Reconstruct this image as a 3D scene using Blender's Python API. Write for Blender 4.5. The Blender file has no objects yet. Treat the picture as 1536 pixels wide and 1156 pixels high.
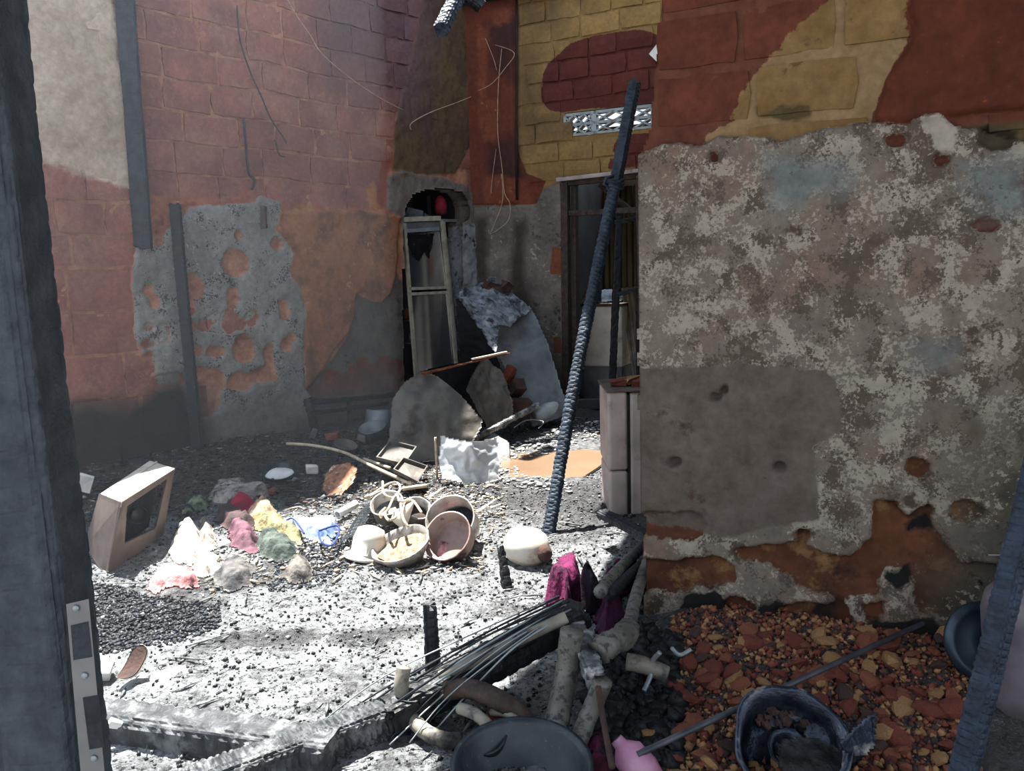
import bpy, math, random
import numpy as np
from mathutils import Vector, Matrix
# ---------------------------------------------------------------- camera
R = math.radians
FPX = 1200.0
PITCH, ROLL, EYE = R(8.44), R(1.8), 1.6
FW = np.array([0, math.cos(PITCH), -math.sin(PITCH)])
_r0 = np.array([1.0, 0, 0]); _u0 = np.array([0, math.sin(PITCH), math.cos(PITCH)])
RT = _r0*math.cos(ROLL) - _u0*math.sin(ROLL)
UP = _u0*math.cos(ROLL) + _r0*math.sin(ROLL)
CAM = np.array([0, 0, EYE])
sc = bpy.context.scene
col = sc.collection
cd = bpy.data.cameras.new('camera'); cam = bpy.data.objects.new('camera', cd); col.objects.link(cam)
cam.matrix_world = Matrix(((RT[0], UP[0], -FW[0], 0), (RT[1], UP[1], -FW[1], 0), (RT[2], UP[2], -FW[2], EYE), (0, 0, 0, 1)))
cd.sensor_width = 36; cd.lens = 36*FPX/1536; cd.clip_start = .05
sc.camera = cam
# ---------------------------------------------------------------- light
SUN = np.array([.17, -.31, -1.0])
SUN_E, SKY_E, EXPO = 28.0, 1.55, 0.0
sd = bpy.data.lights.new('sun', 'SUN'); so = bpy.data.objects.new('sun', sd); col.objects.link(so)
sd.energy = SUN_E; sd.angle = R(.6); sd.color = (1, .97, .92)
so.rotation_euler = Vector(SUN).to_track_quat('-Z', 'Y').to_euler(); so.location = (0, 6, 12)
w = bpy.data.worlds.new('sky'); sc.world = w; w.use_nodes = True
nt = w.node_tree; nt.nodes.clear()
wo = nt.nodes.new('ShaderNodeOutputWorld'); bg = nt.nodes.new('ShaderNodeBackground')
tc = nt.nodes.new('ShaderNodeTexCoord'); sx = nt.nodes.new('ShaderNodeSeparateXYZ'); cr = nt.nodes.new('ShaderNodeValToRGB')
nt.links.new(tc.outputs['Generated'], sx.inputs[0]); nt.links.new(sx.outputs['Z'], cr.inputs[0])
cr.color_ramp.elements[0].position = 0.0; cr.color_ramp.elements[0].color = (1.0, 1.02, 1.08, 1)
cr.color_ramp.elements[1].position = 1.0; cr.color_ramp.elements[1].color = (.62, .84, 1.15, 1)
nt.links.new(cr.outputs[0], bg.inputs[0]); nt.links.new(bg.outputs[0], wo.inputs[0]); bg.inputs[1].default_value = SKY_E
vs = sc.view_settings; vs.view_transform = 'Standard'; vs.look = 'None'; vs.gamma = 1; vs.use_curve_mapping = False; vs.exposure = EXPO
sc.cycles.max_bounces = 6; sc.cycles.diffuse_bounces = 3; sc.cycles.glossy_bounces = 3; sc.cycles.transmission_bounces = 4
sc.cycles.transparent_max_bounces = 6; sc.cycles.volume_bounces = 0; sc.cycles.caustics_reflective = False; sc.cycles.caustics_refractive = False
sc.cycles.sample_clamp_indirect = 4
# ---------------------------------------------------------------- pixel -> world on real surfaces
def ray(x, y): return FW + RT*(x-768)/FPX + UP*(578-y)/FPX
def proj(P):
    v = np.asarray(P, float)-CAM; z = v@FW
    return (768+FPX*(v@RT)/z, 578-FPX*(v@UP)/z)
def at_z(x, y, z=0.0):
    d = ray(x, y); return CAM + d*((z-CAM[2])/d[2])
def at_y(x, y, Y):
    d = ray(x, y); return CAM + d*(Y/d[1])
# ---------------------------------------------------------------- noise
def _hash(ix, iy, seed):
    h = (ix*374761393 + iy*668265263 + seed*1442695041) & 0xffffffff
    h = ((h ^ (h >> 13))*1274126177) & 0xffffffff
    return ((h ^ (h >> 16)) & 0xffff)/65535.0
def vnoise(x, y, seed=0):
    x = np.asarray(x, float); y = np.asarray(y, float)
    ix = np.floor(x).astype(np.int64); iy = np.floor(y).astype(np.int64)
    fx = x-ix; fy = y-iy; fx = fx*fx*(3-2*fx); fy = fy*fy*(3-2*fy)
    a = _hash(ix, iy, seed); b = _hash(ix+1, iy, seed); c = _hash(ix, iy+1, seed); d = _hash(ix+1, iy+1, seed)
    return (a*(1-fx)+b*fx)*(1-fy)+(c*(1-fx)+d*fx)*fy
def fbm(x, y, seed=0, o=4):
    s = 0; a = .5; t = 0
    for i in range(o):
        s = s + a*vnoise(np.asarray(x)*2**i, np.asarray(y)*2**i, seed+i*17); t += a; a *= .55
    return s/t*2-1
def sstep(a, b, x):
    t = np.clip((x-a)/(b-a), 0, 1); return t*t*(3-2*t)
def sdf_poly(px, py, poly):
    """signed distance, positive inside"""
    px = np.asarray(px, float); py = np.asarray(py, float)
    d = np.full(px.shape, 1e9); ins = np.zeros(px.shape, bool)
    n = len(poly)
    for i in range(n):
        x1, y1 = poly[i]; x2, y2 = poly[(i+1) % n]
        ex, ey = x2-x1, y2-y1; L = ex*ex+ey*ey+1e-12
        t = np.clip(((px-x1)*ex+(py-y1)*ey)/L, 0, 1)
        d = np.minimum(d, (px-x1-t*ex)**2+(py-y1-t*ey)**2)
        c = (y1 > py) != (y2 > py)
        xi = (x2-x1)*(py-y1)/((y2-y1) if y2 != y1 else 1e-12)+x1
        ins ^= c & (px < xi)
    return np.where(ins, 1, -1)*np.sqrt(d)
# ---------------------------------------------------------------- materials
def lin(c):
    if isinstance(c, (int, float)): c = (c, c, c)
    return tuple(((v/255)/12.92 if v/255 <= .04045 else ((v/255+.055)/1.055)**2.4) for v in c[:3])+(1,)
class NT:
    def __init__(s, name):
        s.m = bpy.data.materials.new(name); s.m.use_nodes = True; s.t = s.m.node_tree
        s.b = s.t.nodes['Principled BSDF']; s.pos = s.n('ShaderNodeNewGeometry').outputs['Position']; s._obj = None
    def n(s, k): return s.t.nodes.new(k)
    def l(s, a, b):
        if hasattr(a, 'is_output') or isinstance(a, bpy.types.NodeSocket): s.t.links.new(a, b)
        else: b.default_value = a
    def objc(s):
        if s._obj is None: s._obj = s.n('ShaderNodeTexCoord').outputs['Object']
        return s._obj
    def map(s, vec, sc=(1, 1, 1), rot=(0, 0, 0)):
        m = s.n('ShaderNodeMapping'); s.l(vec, m.inputs[0]); m.inputs['Scale'].default_value = sc; m.inputs['Rotation'].default_value = rot
        return m.outputs[0]
    def noise(s, scale, detail=4, vec=None, rough=.55, dist=0):
        k = s.n('ShaderNodeTexNoise'); s.l(vec if vec is not None else s.pos, k.inputs['Vector']); k.inputs['Scale'].default_value = scale
        k.inputs['Detail'].default_value = detail; k.inputs['Roughness'].default_value = rough; k.inputs['Distortion'].default_value = dist
        return k.outputs[0]
    def voro(s, scale, feat='F1', vec=None, out='Distance', rnd=1.0):
        k = s.n('ShaderNodeTexVoronoi'); k.feature = feat; s.l(vec if vec is not None else s.pos, k.inputs['Vector']); k.inputs['Scale'].default_value = scale
        k.inputs['Randomness'].default_value = rnd
        return k.outputs[out]
    def math(s, op, a, b=0.0, c=0.0, clamp=False):
        k = s.n('ShaderNodeMath'); k.operation = op; k.use_clamp = clamp; s.l(a, k.inputs[0]); s.l(b, k.inputs[1])
        if op in ('MULTIPLY_ADD', 'SMOOTH_MIN', 'SMOOTH_MAX'): s.l(c, k.inputs[2])
        return k.outputs[0]
    def step(s, v, a, b, lo=0.0, hi=1.0):
        k = s.n('ShaderNodeMapRange'); s.l(v, k.inputs[0]); k.inputs[1].default_value = a; k.inputs[2].default_value = b
        k.inputs[3].default_value = lo; k.inputs[4].default_value = hi
        return k.outputs[0]
    def mix(s, f, a, b, mode='MIX'):
        k = s.n('ShaderNodeMix'); k.data_type = 'RGBA'; k.blend_type = mode
        s.l(f, k.inputs[0]); s.l(a, k.inputs[6]); s.l(b, k.inputs[7]); return k.outputs[2]
    def attr(s, name):
        k = s.n('ShaderNodeAttribute'); k.attribute_name = name; return k.outputs['Fac']
    def rand(s): return s.n('ShaderNodeObjectInfo').outputs['Random']
    def bump(s, h, strength=.5, dist=.01, nrm=None):
        k = s.n('ShaderNodeBump'); k.inputs['Strength'].default_value = strength; k.inputs['Distance'].default_value = dist; s.l(h, k.inputs['Height'])
        if nrm is not None: s.l(nrm, k.inputs['Normal'])
        return k.outputs[0]
    def fin(s, color=None, rough=None, metal=None, normal=None, spec=None):
        i = s.b.inputs
        if color is not None: s.l(color, i['Base Color'])
        if rough is not None: s.l(rough, i['Roughness'])
        if metal is not None: s.l(metal, i['Metallic'])
        if normal is not None: s.l(normal, i['Normal'])
        if spec is not None: s.l(spec, i['Specular IOR Level'])
        return s.m
def simple(name, c1, c2, scale=8, rough=.6, metal=0, bump=.3, bdist=.006, spec=.4, soot=None, sscale=3, smask=(.5, .6), detail=5):
    """two tones blended by noise in the thing's own space, optionally dirt of a third tone"""
    s = NT(name); v = s.objc()
    a = s.noise(scale, detail, v); c = s.mix(s.step(a, .35, .65), lin(c1), lin(c2))
    rr = rough
    if soot is not None:
        k = s.step(s.noise(sscale, 6, v, .65), *smask); c = s.mix(k, c, lin(soot)); rr = s.step(k, 0, 1, rough, .85)
        if metal: metal = s.step(k, 0, 1, metal, 0.0)
    return s.fin(c, rr, metal, s.bump(s.noise(scale*4, 5, v), bump, bdist), spec)
# ---------------------------------------------------------------- objects
def tag(o, label=None, cat=None, group=None, kind=None):
    if label: o['label'] = label
    if cat: o['category'] = cat
    if group: o['group'] = group
    if kind: o['kind'] = kind
    return o
def mesh_obj(name, V, F, mat, parent=None, smooth=False, attrs=None, origin=None, label=None, cat=None, group=None, kind=None):
    V = np.asarray(V, float).reshape(-1, 3)
    if origin is None:
        if parent is not None and parent.type == 'EMPTY': origin = None
        origin = np.array([(V[:, 0].min()+V[:, 0].max())/2, (V[:, 1].min()+V[:, 1].max())/2, V[:, 2].min()])
    me = bpy.data.meshes.new(name)
    L = V-origin
    if isinstance(F, np.ndarray):
        me.vertices.add(len(L)); me.vertices.foreach_set('co', L.astype(np.float32).ravel())
        k = F.shape[1]; me.loops.add(F.size); me.loops.foreach_set('vertex_index', F.astype(np.int32).ravel())
        me.polygons.add(len(F)); me.polygons.foreach_set('loop_start', np.arange(0, F.size, k, dtype=np.int32))
        me.update(calc_edges=True); me.validate()
    else:
        me.from_pydata([tuple(p) for p in L], [], [tuple(int(i) for i in f) for f in F])
    if smooth: me.polygons.foreach_set('use_smooth', [True]*len(me.polygons))
    if attrs:
        for k, a in attrs.items():
            at = me.attributes.new(k, 'FLOAT', 'POINT'); at.data.foreach_set('value', np.asarray(a, np.float32).ravel())
    mats = mat if isinstance(mat, list) else [mat]
    for m in mats: me.materials.append(m)
    o = bpy.data.objects.new(name, me); col.objects.link(o)
    if parent is not None:
        o.parent = parent; pw = parent['_w'] if '_w' in parent else (0, 0, 0)
        o.location = Vector(origin)-Vector(pw)
    else: o.location = Vector(origin)
    o['_w'] = [float(q) for q in origin]
    tag(o, label, cat, group, kind)
    return o
def empty(name, loc, label, cat, group=None):
    o = bpy.data.objects.new(name, None); col.objects.link(o); o.location = Vector([float(q) for q in loc]); o['_w'] = [float(q) for q in loc]
    o.empty_display_size = .1
    return tag(o, label, cat, group)
class MB:
    """collects shapes in world space; build() links them as one mesh"""
    def __init__(s): s.V = []; s.F = []
    def add(s, V, F):
        k = len(s.V); s.V += [tuple(float(c) for c in p) for p in V]; s.F += [tuple(int(i)+k for i in f) for f in F]; return s
    def box(s, c, size, rot=None, jit=0, taper=1.0):
        hx, hy, hz = [q/2 for q in size]
        P = []
        for sz in (-1, 1):
            t = taper if sz > 0 else 1
            for a, b in ((-1, -1), (1, -1), (1, 1), (-1, 1)): P.append(Vector((a*hx*t, b*hy*t, sz*hz)))
        if jit: P = [p+Vector([random.uniform(-jit, jit) for _ in range(3)]) for p in P]
        if rot is not None: P = [rot @ p for p in P]
        c = Vector([float(q) for q in c]); P = [p+c for p in P]
        return s.add(P, [(3, 2, 1, 0), (4, 5, 6, 7), (0, 1, 5, 4), (1, 2, 6, 5), (2, 3, 7, 6), (3, 0, 4, 7)])
    def beam(s, p0, p1, wd, hd=None, up=(0, 0, 1), jit=0):
        p0 = Vector([float(q) for q in p0]); p1 = Vector([float(q) for q in p1]); d = p1-p0; L = d.length
        return s.box((p0+p1)/2, (wd, hd or wd, L), frame_z(d, up), jit)
    def tube(s, pts, r, n=8, cap=True, flat=1.0, wob=0, seed=0):
        pts = [Vector([float(q) for q in p]) for p in pts]; m = len(pts); rs = r if hasattr(r, '__len__') else [r]*m
        base = len(s.V); prev = None; rnd = random.Random(seed)
        for i, p in enumerate(pts):
            d = (pts[min(i+1, m-1)]-pts[max(i-1, 0)]).normalized()
            if prev is None:
                a = d.orthogonal().normalized() if abs(d.z) > .95 else Vector((0, 0, 1)).cross(d).normalized()
            else: a = (prev-d*prev.dot(d)).normalized()
            prev = a; b = d.cross(a)
            for k in range(n):
                t = 2*math.pi*k/n; q = rs[i]*(1+rnd.uniform(-wob, wob))
                s.V.append(tuple(p+a*math.cos(t)*q+b*math.sin(t)*q*flat))
        for i in range(m-1):
            for k in range(n):
                k2 = (k+1) % n
                s.F.append((base+i*n+k, base+i*n+k2, base+(i+1)*n+k2, base+(i+1)*n+k))
        if cap:
            s.F.append(tuple(base+k for k in reversed(range(n)))); s.F.append(tuple(base+(m-1)*n+k for k in range(n)))
        return s
    def lathe(s, prof, M, n=28, dent=0, seed=0, arc=1.0):
        """prof: (radius, height) list; M: Matrix to world"""
        base = len(s.V); m = len(prof); full = arc >= 1
        cnt = n if full else n+1
        for i, (r_, z_) in enumerate(prof):
            for k in range(cnt):
                t = 2*math.pi*arc*k/n
                q = r_
                if dent: q = r_*(1+dent*float(fbm(np.array(math.cos(t)*1.7+seed), np.array(math.sin(t)*1.7+z_*6), seed, 2)))
                zz = z_ + (dent*.25*r_*math.sin(2*t+seed) if dent else 0)
                s.V.append(tuple(M @ Vector((q*math.cos(t), q*math.sin(t), zz))))
        for i in range(m-1):
            for k in range(n):
                k2 = (k+1) % cnt if full else k+1
                s.F.append((base+i*cnt+k, base+i*cnt+k2, base+(i+1)*cnt+k2, base+(i+1)*cnt+k))
        return s
    def build(s, name, mat, parent=None, smooth=False, **kw):
        return mesh_obj(name, s.V, s.F, mat, parent, smooth, **kw)
def frame_z(d, up=(0, 0, 1)):
    """rotation whose local z is d"""
    z = Vector([float(q) for q in d]).normalized(); u = Vector(up)
    if abs(z.dot(u.normalized())) > .98: u = Vector((0, 1, 0))
    x = u.cross(z).normalized(); y = z.cross(x)
    return Matrix((x, y, z)).transposed()
def M4(loc, rot=None, scale=1):
    m = Matrix.Translation(Vector([float(q) for q in loc]))
    if rot is not None: m = m @ rot.to_4x4()
    return m @ Matrix.Scale(scale, 4)
def eul(x, y, z): return (Matrix.Rotation(R(z), 3, 'Z') @ Matrix.Rotation(R(y), 3, 'Y') @ Matrix.Rotation(R(x), 3, 'X'))
def grid_faces(nu, nv, off=0):
    i = np.arange(nu-1)[:, None]; j = np.arange(nv-1)[None, :]
    a = (i*nv+j).ravel()+off
    return np.stack([a, a+nv, a+nv+1, a+1], 1)
def slab(Pf, Pb, mask_cells):
    """Pf,Pb (nu,nv,3) front/back grids; closed solid over the cells kept"""
    nu, nv = Pf.shape[:2]
    keep = mask_cells
    F = grid_faces(nu, nv)[keep.ravel()]
    B = F[:, ::-1]+nu*nv
    fs = [F, B]
    k = np.pad(keep, 1)
    idx = lambda i, j: i*nv+j
    N = nu*nv
    I, J = np.nonzero(keep)
    for (di, dj, e) in ((-1, 0, ((0, 0), (0, 1))), (1, 0, ((1, 1), (1, 0))), (0, -1, ((1, 0), (0, 0))), (0, 1, ((0, 1), (1, 1)))):
        b = ~k[I+1+di, J+1+dj]
        i, j = I[b], J[b]
        a = idx(i+e[0][0], j+e[0][1]); c = idx(i+e[1][0], j+e[1][1])
        fs.append(np.stack([c, a, a+N, c+N], 1))
    F = np.concatenate(fs); V = np.concatenate([Pf.reshape(-1, 3), Pb.reshape(-1, 3)])
    used = np.unique(F); remap = np.full(len(V), -1); remap[used] = np.arange(len(used))
    return V[used], remap[F], used
# ================================================================ walls
class Wall:
    def __init__(s, P0, P1):
        s.P0 = np.array([P0[0], P0[1], 0.]); d = np.array([P1[0]-P0[0], P1[1]-P0[1], 0.]); s.L = np.linalg.norm(d); s.d = d/s.L
        s.n = np.array([s.d[1], -s.d[0], 0.])            # towards the room
    def sz(s, x, y):
        d = ray(x, y); t = ((s.P0-CAM)@s.n)/(d@s.n); p = CAM+d*t; return ((p-s.P0)@s.d, p[2])
    def poly(s, pts): return [s.sz(*p) for p in pts]
    def P(s, S, Z, h=0.0):
        S = np.asarray(S, float); Z = np.asarray(Z, float); h = np.asarray(h, float)+0*S
        return s.P0+S[..., None]*s.d+h[..., None]*s.n+Z[..., None]*np.array([0, 0, 1.])
WL = Wall((-3.3, 5.9), (-.37, 9.2))      # left wall; s=0 at x~100px, s=L at the far corner
WB = Wall((-.37, 9.2), (1.34, 8.4))      # back wall
WR = Wall((.60, 3.47), (2.31, 2.67))     # right wall, nearest
def ell(wall, lst):
    out = []
    for cx, cy, rx, ry in lst:
        c = wall.sz(cx, cy); a = wall.sz(cx+rx, cy); b = wall.sz(cx, cy-ry)
        out.append((c[0], c[1], abs(a[0]-c[0])+1e-3, abs(b[1]-c[1])+1e-3))
    return out
def sdf_ells(S, Z, es, wob=.25, seed=5):
    d = np.full(np.shape(S), -1.0)
    for i, (cx, cz, rx, rz) in enumerate(es):
        a = (S-cx)/rx; b = (Z-cz)/rz
        q = np.sqrt(a*a+b*b)+wob*fbm(a*1.1+i*7.3, b*1.1, seed+i, 2)
        d = np.maximum(d, (1-q)*min(rx, rz))
    return d
def mk_layers(wall, spec):
    """spec: name -> function(S,Z) or pixel polygon list(s) with (wobble amplitude)"""
    fs = {}
    for k, v in spec.items():
        if callable(v): fs[k] = v; continue
        polys, amp, sc_ = v
        ps = [wall.poly(p) for p in polys]
        def f(S, Z, ps=ps, amp=amp, sc_=sc_, k=k):
            d = np.full(np.shape(S), -9.0)
            for p in ps: d = np.maximum(d, sdf_poly(S, Z, p))
            return np.clip(d+amp*fbm(S*sc_, Z*sc_, sum(map(ord, k)) % 97, 4), -.5, .5)
        fs[k] = f
    return fs
def wall_mat(name, base, layers, extra=None, bumpd=.012, rough=.9):
    """base=(c1,c2,scale); layers: list of (attr, c1, c2, noise scale, edge width[, speckle colour, scale, lo, hi])"""
    s = NT(name); big = s.noise(2.3, 5); fine = s.noise(26, 6, rough=.65); mid = s.noise(7, 5, rough=.6)
    c = s.mix(s.step(s.noise(base[2], 6, rough=.62), .32, .68), lin(base[0]), lin(base[1]))
    if extra: c = extra(s, c)
    for L in layers:
        at, c1, c2, sc_, wd = L[:5]
        m = s.step(s.math('ADD', s.attr(at), s.math('MULTIPLY', s.math('SUBTRACT', fine, .5), .05)), -wd, wd)
        lc = s.mix(s.step(s.noise(sc_, 6, rough=.62), .32, .68), lin(c1), lin(c2))
        for sp in L[5:]:
            sc2, s2, lo, hi = sp[:4]
            k = s.step(s.math('ADD', s.noise(s2, 5, rough=.7), s.math('MULTIPLY', s.math('SUBTRACT', s.noise(s2*.11+1.3, 3), .5), sp[4] if len(sp) > 4 else .5)), lo, hi)
            lc = s.mix(k, lc, lin(sc2))
        c = s.mix(m, c, lc)
    c = s.mix(1.0, c, s.mix(s.step(fine, .2, .8), lin(196), lin(255)), 'MULTIPLY')
    c = s.mix(1.0, c, s.mix(s.step(s.rand(), 0, 1), lin(228), lin(255)), 'MULTIPLY')
    h = s.math('ADD', s.math('MULTIPLY', mid, .6), s.math('MULTIPLY', s.noise(60, 6, rough=.7), .35))
    return s.fin(c, rough, 0, s.bump(h, .75, bumpd), .15)
def relief_wall(name, wall, s0, s1, z0, z1, res, fs, hfun, mat, solid=None, thick=.2):
    nu = int((s1-s0)/res)+1; nv = int((z1-z0)/res)+1
    S, Z = np.meshgrid(np.linspace(s0, s1, nu), np.linspace(z0, z1, nv), indexing='ij')
    A = {k: f(S, Z) for k, f in fs.items()}
    H = hfun(S, Z, A)
    keep = np.ones((nu-1, nv-1), bool)
    if solid is not None:
        q = solid(S, Z); keep = (q[:-1, :-1]+q[1:, 1:]+q[1:, :-1]+q[:-1, 1:]) > 0
    V, F, used = slab(wall.P(S, Z, H), wall.P(S, Z, -thick), keep)
    at = {k: np.concatenate([a.ravel(), a.ravel()])[used] for k, a in A.items()}
    return mesh_obj(name, V, F, mat, attrs=at, kind='structure')
def lay_bricks(parent, wall, rows, fs, mat, ok, proud, rnd, jag=.006, nx=4, nz=2, clip=False, wav=.02, gap=.016):
    """rows: list of (z0, z1, s_start, s_end, brick length)"""
    n = 0
    for (z0, z1, a, b, bl) in rows:
        s_ = a-rnd.random()*bl if not clip else a; first = clip
        while s_ < b:
            L = bl*rnd.uniform(.78, 1.18)*(rnd.uniform(.45, 1) if first else 1); first = False; e = s_+L-gap
            c = ((s_+e)/2, (z0+z1)/2)
            q = np.array([[s_+.03, c[1]], [c[0], c[1]], [e-.03, c[1]]])
            if ok(q[:, 0], q[:, 1]).sum() >= 2:
                tilt = rnd.uniform(-.008, .008); pr = proud*rnd.uniform(.4, 1.25)
                V = []; 
                for i in range(nx+1):
                    for j in range(nz+1):
                        u, v = i/nx, j/nz; ed = (i in (0, nx)) or (j in (0, nz)); cn = (i in (0, nx)) and (j in (0, nz))
                        V.append((s_+(e-s_)*u+rnd.uniform(-jag, jag)+(.008 if cn and i == 0 else -.008 if cn else 0), z0+.006+(z1-z0-.012)*v+tilt*(u-.5)+rnd.uniform(-jag, jag)*.8,
                                  pr*(.55 if ed else 1)+rnd.uniform(-jag, jag)*.5))
                m_ = len(V); ring = [i*(nz+1) for i in range(nx+1)]+[nx*(nz+1)+j for j in range(1, nz+1)]+[i*(nz+1)+nz for i in range(nx-1, -1, -1)]+[j for j in range(nz-1, 0, -1)]
                for r_ in ring:
                    p = V[r_]; V.append((p[0]+(.004 if p[0] < c[0] else -.004)*-1, p[1], -.02))
                F = [tuple(int(x) for x in f) for f in grid_faces(nx+1, nz+1)]
                for k in range(len(ring)):
                    k2 = (k+1) % len(ring); F.append((ring[k2], ring[k], m_+k, m_+k2))
                V = np.array(V); V[:, 1] += wav*fbm(V[:, 0]*1.6, V[:, 0]*0+z0*.35, 77, 3); W_ = wall.P(V[:, 0], V[:, 1], V[:, 2])
                mesh_obj('brick', W_, F, mat, parent, attrs={k: f(V[:, 0], V[:, 1]) for k, f in fs.items()}, smooth=False); n += 1
            s_ += L
    return n
rnd = random.Random(7)
# ---------------------------------------------------------------- left wall
holesL = ell(WL, [(352,396,21,22),(290,430,14,19),(282,460,12,16),(347,446,10,16),(342,483,15,18),(376,478,10,13),(360,487,7,9),(305,490,9,9),(316,480,8,7),(288,489,5,8),(366,523,16,20),(322,527,14,9),(290,527,12,8),(310,573,30,26),(306,604,24,22),(360,572,21,15),(396,562,20,14),(428,517,8,11),(221,437,8,10),(230,452,9,10),(222,491,8,6),(220,515,10,7),(245,500,9,14),(222,545,10,18),(250,573,24,12),(356,354,6,7),(413,367,9,9),(424,465,8,14),(402,538,8,24),(436,505,6,6)])
def plL(S, Z, P=WL.poly([(203,372),(245,369),(250,345),(270,335),(283,312),(330,307),(380,306),(388,293),(402,298),(418,303),(420,318),(411,345),(428,362),(437,380),(433,415),(447,432),(457,465),(455,520),(456,580),(470,600),(472,690),(300,700),(290,640),(262,600),(240,590),(215,545),(203,505),(199,440),(199,400)])):
    return np.clip(np.minimum(sdf_poly(S, Z, P)+.02*fbm(S*9, Z*9, 3, 3), -sdf_ells(S, Z, holesL)), -.5, .5)
archP = [(608,700),(606,560),(603,335),(606,310),(616,292),(636,284),(665,282),(690,288),(699,300),(702,326),(690,334),(691,420),(692,700)]
archS = WL.poly(archP)
winS = (WL.sz(606, 400)[0], WL.sz(700, 400)[0])
specL = {
 'pale': ([[(20,-60),(168,-60),(178,60),(204,200),(206,300),(165,275),(120,262),(30,240)]], .10, 4),
 'brown': ([[(640,-40),(620,60),(606,130),(590,186),(588,250),(600,262),(640,264),(682,262),(706,215),(722,150),(722,60),(724,-40)]], .03, 3),
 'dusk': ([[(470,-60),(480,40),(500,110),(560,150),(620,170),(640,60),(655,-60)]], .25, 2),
 'ceram': ([[(555,305),(566,300),(575,318),(552,322)],[(548,280),(562,270),(566,300),(552,310)],[(440,308),(470,312),(472,320),(440,318)]], .02, 8),
 'glow': ([[(205,288),(250,296),(290,296),(340,294),(375,287),(390,300),(420,306),(500,312),(592,318),(592,327),(420,322),(380,306),(283,312),(250,345),(205,372),(190,340)]], .05, 7),
 'edgebrick': ([[(572,240),(590,236),(584,262),(583,310),(560,318)]], .02, 6),
 'arch': ([[(582,262),(600,256),(625,262),(660,266),(700,280),(714,300),(722,310),(736,330),(738,640),(690,700),(610,700),(612,560),(604,400),(600,332),(588,320),(578,312),(580,290)]], .02, 7),
 'reveal': ([[(688,340),(712,334),(715,440),(718,600),(692,600),(690,440)]], .01, 8),  # pale strip painted for the lit right side of the opening
 'sooty': ([[(530,440),(560,452),(585,440),(592,400),(598,420),(640,420),(640,700),(440,700),(440,600),(457,582),(485,555),(522,505)]], .04, 6),
 'orange': ([[(415,318),(470,318),(530,315),(580,322),(598,325),(595,370),(592,410),(585,440),(570,455),(555,450),(545,438),(532,440),(530,480),(520,500),(500,525),(485,550),(470,572),(456,584),(457,465),(448,432),(434,412),(438,380),(428,362),(411,345)]], .015, 9),
 'soot': ([[(60,610),(150,600),(215,590),(262,560),(285,560),(300,620),(320,760),(60,760)]], .22, 3),
 'brick2': ([[(420,600),(500,560),(560,540),(612,545),(612,600),(560,610)]], .15, 7),
}
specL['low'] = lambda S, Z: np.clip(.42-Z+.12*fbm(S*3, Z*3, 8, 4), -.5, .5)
specL['plaster'] = plL
fsL = mk_layers(WL, specL)
def hL(S, Z, A):
    h = .016*fbm(S*9, Z*9, 2, 4)+.009*fbm(S*30, Z*30, 4, 3)-.004
    h = h+.03*sstep(-.004, .012, A['pale'])*(.6+.6*fbm(S*5, Z*6, 31, 4))
    h = h+.035*sstep(-.01, .01, A['plaster'])
    h = h+.04*sstep(-.01, .012, A['orange'])
    h = h+.03*sstep(-.01, .01, A['arch'])
    h = h+.02*sstep(-.01, .01, A['brown'])
    h = h+.06*np.clip(A['glow']*12, 0, 1)*(.5+.8*fbm(S*14, Z*20, 55, 3))
    return h
def mott(s, c):
    a = s.step(s.noise(1.7, 6, rough=.7, dist=.8), .50, .66, 0, .42); c = s.mix(a, c, lin((172,134,112)))
    b = s.step(s.noise(2.9, 6, rough=.72, dist=.5), .58, .72, 0, .6); c = s.mix(b, c, lin((84,66,66)))
    e = s.math('ABSOLUTE', s.math('SUBTRACT', s.noise(5, 6, rough=.7, dist=1.0), .5)); c = s.mix(s.step(e, 0, .010, .38, 0), c, lin((206,146,118)))
    return c
def solidL(S, Z): return -sdf_poly(S, Z, archS)
LL_ = ((168,108,92), (126,80,74), 2.2), [
    ('pale', (216,198,176), (182,160,140), 2.2, .02),
    ('brown', (112,92,66), (84,70,58), 2.5, .015),
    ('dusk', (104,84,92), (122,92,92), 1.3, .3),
    ('glow', (184,116,84), (150,90,72), 11, .02, ((200,156,110), 15, .62, .7, .3)),
    ('edgebrick', (150,76,52), (140,66,50), 5, .02),
    ('ceram', (176,130,84), (170,100,60), 9, .01),
    ('sooty', (122,112,102), (86,80,76), 3.5, .01, ((120,110,98), 60, .62, .68, .4), ((40,36,36), 9, .6, .7, .3)),
    ('brick2', (140,72,46), (96,50,40), 5, .02),
    ('arch', (140,128,120), (104,92,86), 3.3, .008, ((66,58,56), 7, .6, .72, .4)),
    ('reveal', (176,180,182), (142,142,142), 4, .01, ((60,58,60), 11, .58, .7, .5)),
    ('plaster', (164,162,156), (130,126,120), 2.6, .004, ((74,68,64), 62, .60, .64, .75), ((196,192,180), 80, .66, .7, .6)),
    ('orange', (180,124,90), (154,100,72), 2.2, .004, ((100,72,56), 3.1, .50, .72, .4), ((196,150,116), 19, .62, .72, .4)),
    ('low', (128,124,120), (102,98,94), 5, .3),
    ('soot', (50,44,44), (66,56,52), 5, .12)]
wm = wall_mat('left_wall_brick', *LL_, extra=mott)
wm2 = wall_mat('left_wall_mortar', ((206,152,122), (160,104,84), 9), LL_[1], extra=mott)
wall_left = relief_wall('wall_left', WL, -1.2, WL.L, -.05, 5.0, .02, fsL, hL, wm2, solidL)
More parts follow.
